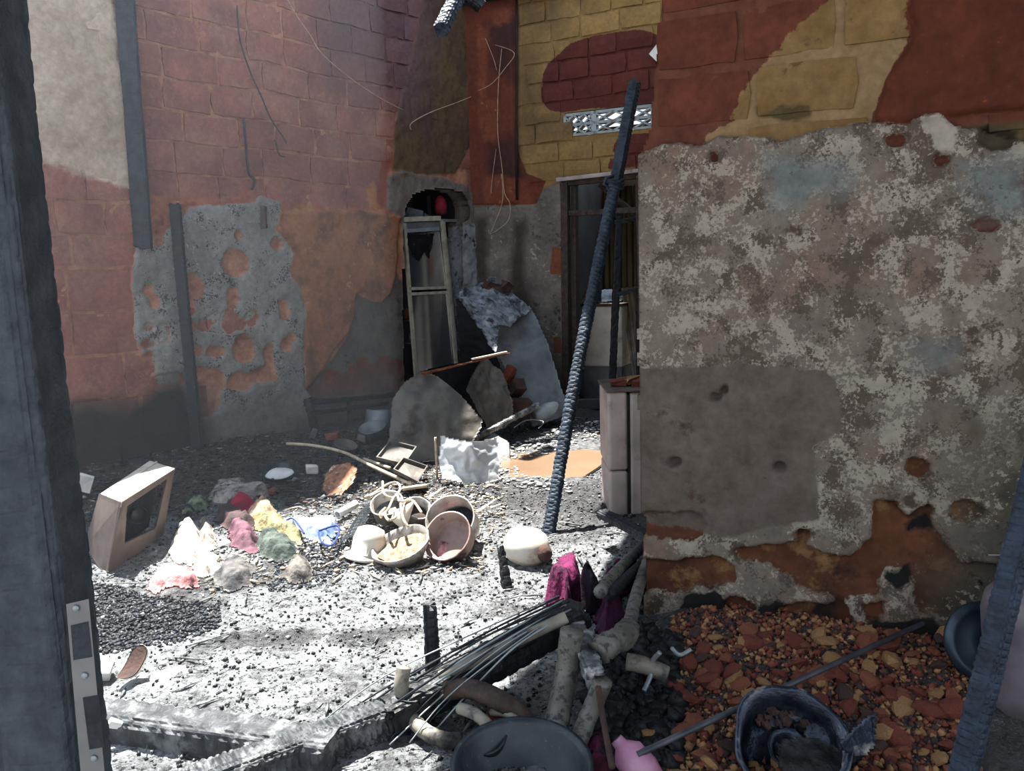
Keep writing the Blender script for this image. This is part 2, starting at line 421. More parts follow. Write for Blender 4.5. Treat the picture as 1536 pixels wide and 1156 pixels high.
def okL(S, Z):
    A = {k: fsL[k](S, Z) for k in ('plaster', 'orange', 'arch', 'sooty', 'pale')}
    return (A['plaster'] < .01) & (A['orange'] < .01) & (A['arch'] < -.02) & (A['sooty'] < .02) & (A['pale'] < .12)
rows = []; z = .05
while z < 4.95:
    hgt = .33 if z < 1.5 else .245
    rows.append((z, z+hgt-.012, -.6 if z > .2 else -.4, WL.L-.02, .52 if z < 1.5 else .43)); z += hgt
nL = lay_bricks(wall_left, WL, rows, fsL, wm, okL, .017, rnd, jag=.009)
# ---------------------------------------------------------------- back wall
door_px = (844, 962, 266, 640)
dS0, dS1 = WB.sz(844, 400)[0], WB.sz(968, 400)[0]; dZ = WB.sz(850, 274)[1]
vS0, vS1 = WB.sz(845, 185)[0], WB.sz(1000, 175)[0]; vZ0, vZ1 = WB.sz(846, 206)[1], WB.sz(845, 171)[1]
colS1 = WB.sz(775, 200)[0]
dia = WB.sz(1000, 80)
specB = {
 'red': ([[(811,134),(819,97),(838,83),(855,64),(888,55),(935,48),(960,44),(1010,62),(1030,150),(982,156),(844,168),(826,166),(808,150)],[(919,206),(1010,194),(1010,228),(966,232),(960,250),(913,256),(908,238),(930,235),(922,224)]], .02, 5),
 'grime': ([[(777,-20),(835,-20),(850,20),(815,60),(800,110),(812,175),(870,178),(845,215),(800,214),(777,190)]], .1, 4),
 'column': ([[(690,-60),(775,-60),(776,225),(790,260),(819,271),(806,306),(700,309)]], .006, 8),
 'dark': ([[(730,40),(775,30),(775,120),(745,110),(738,60)],[(735,215),(775,205),(785,260),(770,285),(735,262)]], .08, 4),
 'ember': ([[(719,40),(736,45),(732,90),(730,190),(722,190)],[(738,18),(768,14),(766,34),(745,38)],[(728,262),(780,270),(806,306),(728,307)],[(815,285),(840,268),(930,256),(960,250),(960,262),(846,275)],[(730,150),(752,150),(750,212),(730,212)]], .03, 5),
 'plaster': ([[(700,309),(805,307),(815,284),(843,273),(846,700),(690,700)],[(956,262),(1500,215),(1500,760),(956,700)]], .012, 8),
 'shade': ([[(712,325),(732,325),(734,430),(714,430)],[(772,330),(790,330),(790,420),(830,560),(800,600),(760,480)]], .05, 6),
 'tile': ([[(830,370),(843,372),(843,412),(826,410)],[(832,505),(843,505),(843,530),(832,528)]], .005, 8),
}
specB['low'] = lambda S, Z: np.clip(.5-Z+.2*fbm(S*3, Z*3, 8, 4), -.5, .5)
fsB = mk_layers(WB, specB)
def hB(S, Z, A):
    h = .010*fbm(S*9, Z*9, 12, 4)+.005*fbm(S*30, Z*30, 14, 2)-.003
    h = h+.05*((S < colS1) & (Z > WB.sz(745, 307)[1]))
    h = h+.028*sstep(-.01, .01, A['plaster'])
    return h
def solidB(S, Z):
    d = np.minimum(np.minimum(S-dS0, dS1-S), dZ-Z); q = -d
    v = np.minimum(np.minimum(S-vS0, vS1-S), np.minimum(Z-vZ0, vZ1-Z)); q = np.minimum(q, -v)
    return q
bm = wall_mat('back_wall_brick', ((168,136,84), (140,112,74), 3.0), [
    ('grime', (104,88,66), (134,108,68), 4, .08),
    ('red', (108,58,48), (92,50,46), 3, .004, ((150,60,40), 6, .74, .8, .2)),
    ('column', (122,66,50), (100,56,46), 3, .004),
    ('dark', (70,48,48), (84,52,48), 4, .06),
    ('ember', (140,80,60), (116,66,50), 5, .03, ((184,132,84), 9, .6, .7, .3)),
    ('plaster', (142,134,124), (104,98,92), 3.4, .004, ((64,58,56), 9, .60, .72, .5), ((186,180,164), 22, .62, .7, .6)),
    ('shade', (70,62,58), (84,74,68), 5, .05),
    ('tile', (140,88,62), (126,76,54), 8, .003),
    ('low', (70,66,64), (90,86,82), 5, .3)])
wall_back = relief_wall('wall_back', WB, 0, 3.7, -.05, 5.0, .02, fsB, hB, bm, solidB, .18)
def okB(S, Z): return (S > colS1+.03) & (fsB['plaster'](S, Z) < .01) & (fsB['column'](S, Z) < .0) & (solidB(S, Z) > .03)
rows = []; z = dZ+.03
while z < 4.9: rows.append((z, z+.192, colS1+.04, 3.6, .37)); z += .203
nB = lay_bricks(wall_back, WB, rows, fsB, bm, lambda S, Z: okB(S, Z), .022, rnd)
# ---------------------------------------------------------------- right wall
holesR = ell(WR, [(1375,700,19,16),(1072,237,7,7),(1077,593,8,6),(1088,583,5,5),(1447,763,27,15),(1478,338,22,11),(1412,242,12,8),(1205,800,12,9),(1015,690,9,7),(1345,212,18,10),(1172,697,8,6)])
H1 = [[(940,768),(1050,764),(1062,782),(1054,803),(1020,806),(960,802)],[(940,833),(1040,836),(1075,830),(1107,845),(1104,868),(1075,878),(1000,884),(940,884)],
 [(1107,822),(1150,813),(1201,813),(1238,827),(1278,830),(1308,803),(1306,768),(1315,750),(1342,752),(1360,775),(1390,758),(1400,790),(1440,838),(1495,840),(1496,868),(1470,900),(1430,925),(1380,915),(1371,900),(1368,870),(1350,850),(1325,850),(1318,883),(1258,895),(1224,883),(1194,870),(1157,843),(1110,836)],
 [(1087,895),(1110,890),(1135,905),(1138,930),(1120,945),(1092,940)],[(1167,908),(1200,902),(1262,898),(1285,930),(1285,965),(1165,965)],[(1295,902),(1325,898),(1330,925),(1300,925)],[(1135,945),(1165,935),(1170,975),(1120,975)]]
specR = {
 'ochre': ([[(1252,-60),(1250,2),(1230,15),(1192,41),(1177,64),(1144,97),(1112,135),(1102,180),(1054,206),(1080,230),(1180,220),(1320,200),(1310,184),(1327,120),(1369,49),(1357,22),(1380,-60)]], .012, 9),
 'slab': ([[(1380,-60),(1362,22),(1371,49),(1329,120),(1306,186),(1345,189),(1400,182),(1440,176),(1540,166),(1800,150),(1800,-80)]], .006, 12),
 'olive': ([[(1127,158),(1180,150),(1218,152),(1216,172),(1190,180),(1140,178)],[(1420,190),(1800,160),(1800,225),(1430,225)]], .02, 9),
}
def gpR(S, Z, P=WR.poly([(900,238),(963,230),(985,222),(1020,214),(1050,219),(1080,203),(1150,205),(1170,213),(1200,203),(1260,190),(1310,185),(1360,190),(1378,180),(1410,176),(1430,190),(1470,195),(1540,215),(1800,230),(1800,1100),(900,1100)]), HS=[WR.poly(p) for p in H1]):
    d = sdf_poly(S, Z, P)+.012*fbm(S*14, Z*14, 3, 3)
    for p in HS: d = np.minimum(d, -(sdf_poly(S, Z, p)+.022*fbm(S*16, Z*16, 61, 4)))
    return np.clip(np.minimum(d, -sdf_ells(S, Z, holesR)), -.5, .5)
specR['plaster'] = gpR
specR['blue'] = ([[(1150,245),(1260,238),(1272,275),(1250,298),(1180,318),(1160,290)],[(1440,250),(1540,240),(1540,330),(1480,330)],[(1390,520),(1430,515),(1425,560),(1395,550)]], .06, 6)
specR['stain'] = ([[(940,552),(1120,546),(1238,549),(1258,566),(1262,640),(1226,668),(1228,770),(1100,800),(940,780)]], .02, 6)  # darker rectangle on the lower left plaster
specR['patch'] = ([[(1381,180),(1410,176),(1430,190),(1432,215),(1415,232),(1402,228),(1396,205),(1383,198)]], .006, 15)
specR['green'] = ([[(1470,640),(1800,600),(1800,980),(1400,960),(1380,900),(1440,830),(1400,720)]], .16, 3)
specR['char'] = ([[(1030,885),(1075,878),(1090,892),(1092,962),(1000,990),(1022,920)],[(1138,900),(1170,892),(1190,900),(1168,912),(1165,935),(1140,940)],[(1300,925),(1400,920),(1440,1000),(1280,1000)],[(1329,850),(1365,845),(1371,868),(1350,880),(1330,868)],[(1350,785),(1395,760),(1400,790),(1360,800)]], .02, 10)
specR['cavity'] = ([[(1465,190),(1500,186),(1522,200),(1515,225),(1485,230),(1462,215)]], .01, 10)
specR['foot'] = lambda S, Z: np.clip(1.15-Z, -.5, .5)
fsR = mk_layers(WR, specR)
edgeR = WR.poly([(600,-400),(996,-120),(993,0),(990,60),(984,100),(979,160),(975,200),(964,228),(961,300),(962,600),(966,700),(972,960),(972,1300),(2600,1300),(2600,-500),(600,-501)][1:-1])
def solidR(S, Z): return sdf_poly(S, Z, edgeR)+.006*fbm(S*20, Z*20, 9, 3)
def hR(S, Z, A):
    g = sstep(-.004, .006, A['plaster'])
    h = .007*fbm(S*11, Z*11, 22, 4)*(1-.6*g)+.005*fbm(S*34, Z*34, 24, 3)*(1-.7*g)
    h = h+.045*g+.05*sstep(-.006, .02, A['slab'])+.012*sstep(-.003, .004, A['patch'])-.03*sstep(-.004, .01, A['cavity'])
    return h
def exR(s, c):
    return c
LR_ = ((116,64,46), (86,48,38), 5), [
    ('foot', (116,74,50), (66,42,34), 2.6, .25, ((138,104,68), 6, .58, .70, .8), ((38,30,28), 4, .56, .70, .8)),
    ('ochre', (142,114,74), (120,92,54), 7, .003, ((106,82,54), 16, .62, .7, .3)),
    ('olive', (92,78,50), (74,62,42), 8, .008),
    ('slab', (100,52,35), (80,43,30), 9, .003, ((140,64,34), 26, .66, .74, .3)),
    ('plaster', (132,122,108), (108,98,88), 3.1, .0025, ((124,104,90), 2.4, .50, .66, .5), ((160,151,135), 66, .52, .58, 1.1), ((92,81,70), 84, .56, .61, 1.2), ((84,70,60), 4.2, .64, .70, .3)),
    ('blue', (118,124,122), (104,110,108), 8, .05, ((96,88,78), 40, .62, .66, .5)),
    ('stain', (92,80,70), (112,102,92), 6, .006, ((78,60,48), 7, .64, .76, .4)),
    ('green', (62,60,50), (88,84,72), 6, .15, ((150,142,122), 46, .64, .67, .7), ((34,34,30), 12, .58, .66, .4)),
    ('patch', (172,164,148), (150,142,128), 9, .003),
    ('cavity', (62,54,42), (76,66,50), 9, .006),
    ('char', (26,26,26), (40,38,36), 9, .006)]
rm = wall_mat('right_wall_brick', *LR_, bumpd=.008)
LM_ = list(LR_[1]); LM_[1] = ('ochre', (158,132,96), (136,108,74), 9, .003)
rmm = wall_mat('right_wall_mortar', ((116,72,54), (94,56,44), 6), LM_, bumpd=.008)
def exposed(s, c):   # brick core showing through fallen plaster near the ground: orange and maroon clay
    return c
wall_right = relief_wall('wall_right', WR, -.12, 3.3, -.05, 3.55, .0115, fsR, hR, rmm, solidR, .16)
def okR(S, Z): return (fsR['plaster'](S, Z) < .01) & (fsR['slab'](S, Z) < .01) & (Z > 1.5) & (solidR(S, Z) > .0)
rows = []; z = WR.sz(1200, 205)[1]-.05
for hgt in (.135, .225, .225, .225, .225, .225): rows.append((z, z+hgt-.026, WR.sz(986 if z < 2.5 else 992, 100)[0], 2.6, .44)); z += hgt
nR = lay_bricks(wall_right, WR, rows, fsR, rm, okR, .016, rnd, jag=.005, clip=True, wav=.012, gap=.025)
# lumps of bare clay in the fallen-plaster holes at the wall's foot
# ================================================================ floor
def dist_left(X, Y): return (X-WL.P0[0])*WL.n[0]+(Y-WL.P0[1])*WL.n[1]
def dist_right(X, Y): return (X-WR.P0[0])*WR.n[0]+(Y-WR.P0[1])*WR.n[1]
def fz(X, Y):
    X = np.asarray(X, float); Y = np.asarray(Y, float)
    dl = dist_left(X, Y)
    h = .16*sstep(1.0, 0.0, dl)+.05*sstep(1.8, .6, dl)*fbm(X*1.7, Y*1.7, 71, 3)
    dr = dist_right(X, Y); sr = (X-WR.P0[0])*WR.d[0]+(Y-WR.P0[1])*WR.d[1]
    inr = sstep(-.1, .35, sr)
    h = h+.10*inr*sstep(.95, .0, dr)*sstep(-.3, 0, dr)
    pud = sstep(.75, .35, np.hypot((X-.55)/1.15, (Y-6.35)/.75))
    rough = .02+.03*sstep(1.7, .9, dl)
    h = h+(1-pud)*(rough*fbm(X*5, Y*5, 40, 4)+.012*fbm(X*22, Y*22, 41, 3)+.012)-.02*pud
    return h
def G(x, y, dz=0.0):
    """where the eye line of pixel (x,y) meets the ground (raised by dz)"""
    d = ray(x, y); z = dz
    for _ in range(12):
        p = CAM+d*((z-CAM[2])/d[2]); z = .5*z+.5*(float(fz(p[0], p[1]))+dz)
    return CAM+d*((z-CAM[2])/d[2])
def on(p, dz=0.0): return (float(p[0]), float(p[1]), float(fz(p[0], p[1]))+dz)
s = NT('char_ash')
n1 = s.noise(3.1, 6, rough=.6); n2 = s.noise(34, 6, rough=.7); n3 = s.noise(140, 4, rough=.7)
c = s.mix(s.step(n2, .38, .62), lin(28), lin((72,72,74)))
c = s.mix(s.step(s.math('ADD', n3, s.math('MULTIPLY', s.math('SUBTRACT', n1, .5), .5)), .56, .66), c, lin((120,118,114)))
br = s.attr('brown'); c = s.mix(s.math('MULTIPLY', br, s.step(n2, .35, .6)), c, lin((78,56,46)))
ash = s.attr('ash'); big = s.step(s.noise(5.5, 6, rough=.65), .40, .56, .25, 1.0)
c = s.mix(s.math('MULTIPLY', s.math('MULTIPLY', ash, big), s.step(s.math('ADD', s.math('MULTIPLY', n2, .6), s.math('MULTIPLY', n3, .4)), .41, .53)), c, lin((190,194,196)))
char_m = s.fin(c, s.step(n2, .3, .7, .35, .75), 0, s.bump(s.math('ADD', n2, s.math('MULTIPLY', n3, .6)), 1.0, .035), .6)
def patch(nm, x0, x1, y0, y1, res):
    nu = int((x1-x0)/res)+1; nv = int((y1-y0)/res)+1
    X, Y = np.meshgrid(np.linspace(x0, x1, nu), np.linspace(y0, y1, nv), indexing='ij')
    Z = fz(X, Y)
    dl = dist_left(X, Y)
    at = {'brown': np.clip(sstep(1.1, .5, dl)*sstep(-1.3, -2.0, X), 0, 1), 'ash': np.clip(.95*sstep(.6, -.1, X-.25-.35*(Y-3.2))*sstep(5.4, 4.2, Y+.3*X)*sstep(.9, 1.5, dl)*(.8+.5*fbm(X*1.5, Y*1.5, 91, 3))+.35*sstep(1.0, .4, np.hypot((X-.5)/1.2, (Y-6.5)/1.0)), 0, 1)}  # ash laid over the sunlit floor, so its brightness sits in the colour
    dk = np.zeros_like(X)  # less ash over dark debris; shade by casing and pole put into colour
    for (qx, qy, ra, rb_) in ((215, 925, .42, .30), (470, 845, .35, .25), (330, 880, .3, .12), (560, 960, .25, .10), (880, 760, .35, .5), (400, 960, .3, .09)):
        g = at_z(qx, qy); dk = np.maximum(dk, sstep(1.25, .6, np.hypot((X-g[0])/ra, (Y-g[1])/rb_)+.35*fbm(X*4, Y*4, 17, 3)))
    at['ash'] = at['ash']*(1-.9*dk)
    P = np.stack([X, Y, Z], -1)
    return mesh_obj(nm, P.reshape(-1, 3), grid_faces(nu, nv), char_m, attrs=at, smooth=True, kind='structure')
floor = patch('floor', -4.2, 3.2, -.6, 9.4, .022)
# ================================================================ materials for timber, metal, cloth
def char_mat(name, tint=(30,34,38), hi=(62,68,72), rough=.45, ashc=None):
    s = NT(name); a = s.noise(18, 5); b = s.noise(90, 4)
    c = s.mix(s.step(a, .35, .7), lin(tint), lin(hi))
    if ashc: c = s.mix(s.step(s.noise(9, 6, rough=.7), .52, .64), c, lin(ashc))
    return s.fin(c, s.step(b, .3, .7, rough-.12, rough+.2), 0, s.bump(s.math('ADD', a, b), .6, .006), .3)
M = {}
M['char'] = char_mat('charred_wood', (20,24,29), (40,46,52), .6)
M['char_blue'] = char_mat('charred_pole', (30,38,48), (56,68,80), .6)
M['char_brown'] = char_mat('scorched_brown_wood', (44,36,32), (74,60,52), .7)
M['char_ash'] = char_mat('ash_coated_char', (54,56,58), (120,122,122), .6, (170,170,166))
M['char_dark'] = char_mat('black_char', (14,15,17), (30,32,35), .5)
M['jamb'] = char_mat('smoked_door_jamb', (40,46,50), (60,66,70), .6)
M['steel'] = simple('dull_scorched_sheet_metal', (120,124,126), (84,88,92), 4, .5, .35, .4, .01, .5, soot=(60,56,52), sscale=3, smask=(.55, .72))
M['steel_brown'] = simple('heat_browned_sheet_metal', (104,98,88), (78,76,74), 5, .55, .35, .4, .01, .5, soot=(48,40,34), sscale=4, smask=(.5, .7))
M['tin'] = simple('bright_crumpled_tin', (206,208,206), (176,178,178), 5, .35, .25, .3, .006, .5, soot=(92,96,98), sscale=3.4, smask=(.62, .72))
M['zinc'] = simple('pale_zinc', (150,158,158), (116,124,126), 6, .45, .4, .2, .004)
M['alu'] = simple('dirty_aluminium', (180,176,168), (132,126,118), 9, .42, .55, .3, .005, .5, soot=(70,60,52), sscale=7, smask=(.52, .66))
M['alu_frame'] = simple('cream_aluminium_frame', (176,170,152), (140,132,118), 12, .5, .1, .2, .002, soot=(70,60,52), sscale=9, smask=(.62, .74))
M['beam_ash'] = char_mat('ash_dusted_beam', (34,37,40), (70,74,76), .6, (104,106,106))
M['cream'] = simple('cream_plastic', (206,200,188), (176,166,150), 5, .5, 0, .15, .004, soot=(112,88,66), sscale=5, smask=(.58, .75))
M['casing_side'] = simple('smoked_cream_plastic', (100,88,80), (70,60,55), 4, .6, 0, .3, .006, soot=(60,50,44), sscale=4, smask=(.5, .7))
M['white'] = simple('chalky_white', (222,220,214), (190,186,178), 9, .8, 0, .3, .006)
M['tank'] = simple('scorched_white_enamel', (176,164,158), (138,124,118), 4, .6, 0, .2, .006, soot=(74,62,58), sscale=5, smask=(.6, .74))
M['pvc'] = simple('smoked_pipe', (140,134,120), (88,84,76), 6, .5, 0, .3, .004, soot=(50,48,46), sscale=8, smask=(.5, .62))
M['pipe'] = simple('grey_mottled_pipe', (110,107,98), (70,70,68), 7, .5, .1, .3, .004, soot=(58,56,54), sscale=34, smask=(.50, .62))
M['black_rim'] = simple('blackened_metal', (30,34,38), (52,56,60), 9, .35, .5, .3, .004)
M['basin'] = simple('black_plastic_basin', (30,38,42), (46,56,60), 14, .42, 0, .3, .003, soot=(84,92,94), sscale=60, smask=(.62, .68))
M['pot_blue'] = simple('burnt_enamel_blue_black', (26,30,40), (70,78,92), 7, .28, .6, .6, .01, soot=(132,126,116), sscale=7, smask=(.53, .62))  # paler patches in the colour imitate the pot's shiny spots
M['rust'] = simple('rusty_burnt_metal', (126,70,46), (78,46,36), 14, .85, .2, .6, .006)
M['wire'] = simple('pale_copper_wire', (186,160,136), (150,120,100), 20, .5, .3, .1)
M['cable'] = simple('black_cable', (24,22,24), (40,36,36), 20, .6)
M['wood_pale'] = simple('ash_pale_lath', (206,192,168), (160,140,112), 16, .7, 0, .3, .003)
M['clay'] = simple('baked_clay', (136,80,56), (104,60,44), 12, .95, 0, .6, .01, soot=(70,50,44), sscale=6, smask=(.6, .75))
M['clay_red'] = simple('red_baked_clay', (118,58,42), (88,44,34), 12, .95, 0, .6, .01)
M['clay_ochre'] = simple('ochre_baked_clay', (158,122,80), (132,96,62), 12, .95, 0, .6, .01)
M['clay_dark'] = simple('smoked_clay', (78,54,44), (50,40,38), 12, .95, 0, .6, .01)
M['water'] = None
s = NT('muddy_water'); M['water'] = s.fin(s.mix(s.step(s.noise(1.5, 3), .3, .7), lin((118,96,76)), lin((98,78,60))), .25, 0, s.bump(s.noise(12, 2), .05, .002), .5)
s = NT('smoked_glass'); s.b.inputs['Transmission Weight'].default_value = .92; s.b.inputs['IOR'].default_value = 1.45
M['glass'] = s.fin(lin((150,160,164)), .08, 0, None, .5)
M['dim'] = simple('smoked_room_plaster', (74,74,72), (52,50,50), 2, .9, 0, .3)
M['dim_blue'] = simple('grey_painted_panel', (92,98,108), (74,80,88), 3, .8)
M['olive'] = simple('smoked_olive_iron', (86,78,52), (58,54,40), 4, .6, .2, .3)
M['corr'] = simple('corrugated_zinc', (146,138,124), (104,98,90), 6, .5, .3, .2, .004, soot=(80,66,54), sscale=5, smask=(.55, .7))
def cloth_m(name, a, b, sc_=7, soot=None): return simple(name, a, b, sc_, .95, 0, .8, .012, .1, soot=soot or (74,68,66), sscale=11, smask=(.5, .62) if soot else (.57, .68))
# ================================================================ charred timber with crocodile-skin relief
def timber(name, p0, p1, wd, hd, mat, label=None, cat='timber', parent=None, roll=0, cell=(.05, .035), depth=.006, n=28, step=.012, taper=1.0, ragged=.02, bend=0.0, seed=1, sq=.22, group=None, up=(0, 0, 1)):
    p0 = np.array(p0, float); p1 = np.array(p1, float); d = p1-p0; L = np.linalg.norm(d)
    Rm = np.array(frame_z(d, up) @ Matrix.Rotation(roll, 3, 'Z'))
    m = max(8, int(L/step)); t = np.linspace(0, 1, m+1)
    th = np.linspace(0, 2*math.pi, n, endpoint=False)
    c, s_ = np.cos(th), np.sin(th)
    e = .35 if sq else 1.0
    cx = np.sign(c)*abs(c)**(1 if not sq else sq*2+.1)*wd/2; cy = np.sign(s_)*abs(s_)**(1 if not sq else sq*2+.1)*hd/2
    per = (wd+hd)*2; T, K = np.meshgrid(t, np.arange(n), indexing='ij')
    v = K/n*per/cell[1]; row = np.floor(v).astype(int)
    u = T*L/cell[0]+_hash(row, row*0, seed)*3+.35*(vnoise(T*L/cell[0]*.7, row*3.3, seed)-.5); ci = np.floor(u).astype(int)
    gu = np.minimum(u-ci, 1-(u-ci)); gv = np.minimum(v-row, 1-(v-row))
    gr = np.minimum(gu*cell[0], gv*cell[1])/min(cell)
    disp = -depth*(1-sstep(0, .3, gr))+depth*.8*(_hash(ci, row, seed+3)-.5)+.06*max(wd, hd)*fbm(T*L*2.2, K*.2, seed+9, 3)
    tp = 1+(taper-1)*T
    r0 = np.sqrt((cx)**2+(cy)**2)[None, :]
    X = cx[None, :]*tp*(1+disp/np.maximum(r0, .01)); Y = cy[None, :]*tp*(1+disp/np.maximum(r0, .01))
    Zl = T*L+ragged*(sstep(.9, 1, T)-sstep(.1, 0, T))*(_hash(row, row*0+5, seed)-.5)*2
    bx = bend*np.sin(T*math.pi)
    P = np.stack([X+bx, Y, Zl], -1) @ Rm.T+p0
    V = P.reshape(-1, 3); F = []
    i = np.arange(m)[:, None]; k = np.arange(n)[None, :]; k2 = (k+1) % n
    F = np.stack([(i*n+k).ravel(), (i*n+k2).ravel(), ((i+1)*n+k2).ravel(), ((i+1)*n+k).ravel()], 1)
    V = np.concatenate([V, P[0].mean(0)[None], P[-1].mean(0)[None]])
    kk = np.arange(n); a, b = len(V)-2, len(V)-1
    caps = np.concatenate([np.stack([np.full(n, a), (kk+1) % n, kk, kk], 1), np.stack([np.full(n, b), m*n+kk, m*n+(kk+1) % n, m*n+(kk+1) % n], 1)])
    F = [tuple(f) for f in F.tolist()]+[tuple(f[:3]) for f in caps[:, :3].tolist()]
    return mesh_obj(name, V, F, mat, parent, smooth=False, label=label, cat=cat if label else None, group=group)
def plane3(a):
    p = [at_y(*q) for q in a]; n = np.cross(p[1]-p[0], p[2]-p[0]); return p[0], n/np.linalg.norm(n)
def px_panel(name, polypx, anchors, mat, res=.012, thick=.004, wr=.012, wsc=3, seed=0, amp=.004, parent=None, curl=0, smooth=True, **kw):
    """a sheet lying in the plane through three points; outline given where its edges stand"""
    p0, n = plane3(anchors)
    if n@(CAM-p0) < 0: n = -n
    ax = np.cross([0, 0, 1.], n); ax /= np.linalg.norm(ax); ay = np.cross(n, ax)
    pts = []
    for q in polypx:
        d = ray(*q); p = CAM+d*(((p0-CAM)@n)/(d@n))-p0; pts.append((p@ax, p@ay))
    pts = np.array(pts); lo, hi = pts.min(0), pts.max(0)
    nu = int((hi[0]-lo[0])/res)+3; nv = int((hi[1]-lo[1])/res)+3
    U, V = np.meshgrid(np.linspace(lo[0]-res, hi[0]+res, nu), np.linspace(lo[1]-res, hi[1]+res, nv), indexing='ij')
    sd_ = sdf_poly(U, V, pts)+amp*fbm(U*30, V*30, seed, 3)
    H = wr*fbm(U*wsc, V*wsc, seed+3, 4)+curl*((U-(lo[0]+hi[0])/2)/(hi[0]-lo[0])*2)**2
    keep = (sd_[:-1, :-1]+sd_[1:, 1:]+sd_[1:, :-1]+sd_[:-1, 1:]) > 0
    W_ = lambda h: p0+U[..., None]*ax+V[..., None]*ay+(H+h)[..., None]*n
    Vv, F, _ = slab(W_(0), W_(-thick), keep)
    return mesh_obj(name, Vv, F, mat, parent, smooth=False if wr > .05 else smooth, **kw)
def heap(name, polypx, mat, hgt, fold=10, dirn=0, res=.014, seed=0, ridge=.6, base=.0, thick=.0, parent=None, edge=.06, holes=.0, **kw):
    """cloth or debris lying on the ground, its folds raised from the floor below"""
    pts = np.array([G(*p)[:2] for p in polypx]); lo, hi = pts.min(0)-.02, pts.max(0)+.02
    nu = int((hi[0]-lo[0])/res)+2; nv = int((hi[1]-lo[1])/res)+2
    X, Y = np.meshgrid(np.linspace(lo[0], hi[0], nu), np.linspace(lo[1], hi[1], nv), indexing='ij')
    sd_ = sdf_poly(X, Y, pts)+.045*fbm(X*13, Y*13, seed, 4)
    ca, sa = math.cos(R(dirn)), math.sin(R(dirn)); U = X*ca+Y*sa; W_ = -X*sa+Y*ca
    wv = fbm(X*2, Y*2, seed+5, 3)*1.3
    f1 = 1-abs(2*vnoise(U*fold+wv, W_*fold*.28+wv, seed+1)-1); f2 = 1-abs(2*vnoise(U*fold*2.6+wv*2, W_*fold*.7, seed+2)-1)
    bul = sstep(-.005, edge, sd_)
    f3 = 1-abs(2*vnoise(U*fold*5+wv*3, W_*fold*1.6, seed+4)-1)
    Z = fz(X, Y)+base*bul+hgt*.62*bul*(.45+.55*ridge*f1+.4*ridge*f2+.16*f3+.5*fbm(X*5, Y*5, seed+7, 2))+.006
    keep = (sd_[:-1, :-1]+sd_[1:, 1:]+sd_[1:, :-1]+sd_[:-1, 1:]) > 0
    P = np.stack([X, Y, Z], -1); Pb = np.stack([X, Y, fz(X, Y)-.01+base*0], -1)
    V, F, _ = slab(P, Pb, keep)
    return mesh_obj(name, V, F, mat, parent, smooth=True, **kw)
def wallpt(W_, x, y, h):
    a = W_.sz(x, y); return W_.P(a[0], a[1], h)
# ================================================================ surroundings: side wall, rooms behind, added shade sheets
mb = MB(); a = WR.P(0.16, 0, -.16); b = a-WR.n*5.0
mb.beam((a+b)/2-[0,0,0]+np.array([0,0,1.75])-(b-a)/2, (a+b)/2+np.array([0,0,1.75])+(b-a)/2, .16, 3.5)
mb.build('wall_side', M['dim'], kind='structure')
def room(nm, W_, s0, s1, depth, h, zf, mats, extra=.3):
    """closed room behind an opening: floor, side walls, far wall and ceiling as separate slabs"""
    def slab_box(name, S, Z, H, m):
        mbx = MB(); P = [W_.P(s, z, hh) for hh in H for z in Z for s in S]
        mbx.add(P, [(0, 1, 3, 2), (4, 6, 7, 5), (0, 4, 5, 1), (2, 3, 7, 6), (0, 2, 6, 4), (1, 5, 7, 3)])
        return mbx.build(name, m, kind='structure')
    slab_box('floor_'+nm, (s0-extra, s1+extra), (zf-.1, zf), (-depth, -.21), M['char_dark'])
    slab_box('wall_'+nm+'_far', (s0-extra, s1+extra), (zf, h), (-depth-.05, -depth), mats[0])
    slab_box('wall_'+nm+'_left', (s0-extra-.05, s0-extra), (zf, h), (-depth, -.21), mats[1])
    slab_box('wall_'+nm+'_right', (s1+extra, s1+extra+.05), (zf, h), (-depth, -.21), mats[1])
    slab_box('ceiling_'+nm, (s0-extra, s1+extra), (h, h+.06), (-depth if nm == 'side_room' else -.75, -.21), M['char_brown'])
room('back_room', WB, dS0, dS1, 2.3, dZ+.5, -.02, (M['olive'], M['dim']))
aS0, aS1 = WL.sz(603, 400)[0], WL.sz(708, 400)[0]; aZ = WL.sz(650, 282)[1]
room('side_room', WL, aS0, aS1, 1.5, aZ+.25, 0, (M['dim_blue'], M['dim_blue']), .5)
# corrugated panels on the far wall of the back room
def corrugated(name, P0, du, dv, wu, hv, mat, waves=8, amp=.014, parent=None, thick=.003, nv=2, **kw):
    """sheet with real waves: P0 corner, du/dv unit directions"""
    nu = waves*8+1; du = np.array(du, float); dv = np.array(dv, float); nn = np.cross(du, dv); nn /= np.linalg.norm(nn)
    U, V = np.meshgrid(np.linspace(0, 1, nu), np.linspace(0, 1, nv+1), indexing='ij')
    H = amp*np.sin(U*waves*2*math.pi)
    W_ = lambda h: np.array(P0)+U[..., None]*du*wu+V[..., None]*dv*hv+(H+h)[..., None]*nn
    Vv, F, _ = slab(W_(0), W_(-thick), np.ones((nu-1, nv), bool))
    return mesh_obj(name, Vv, F, mat, parent, smooth=True, **kw)
for k in range(3):
    corrugated('corrugated_panel', WB.P(dS0-.27+k*.41, .4, -2.23), WB.d, (0, 0, 1), .40, 2.2, M['olive'], 5, .016, parent=bpy.data.objects['wall_back_room_far'])
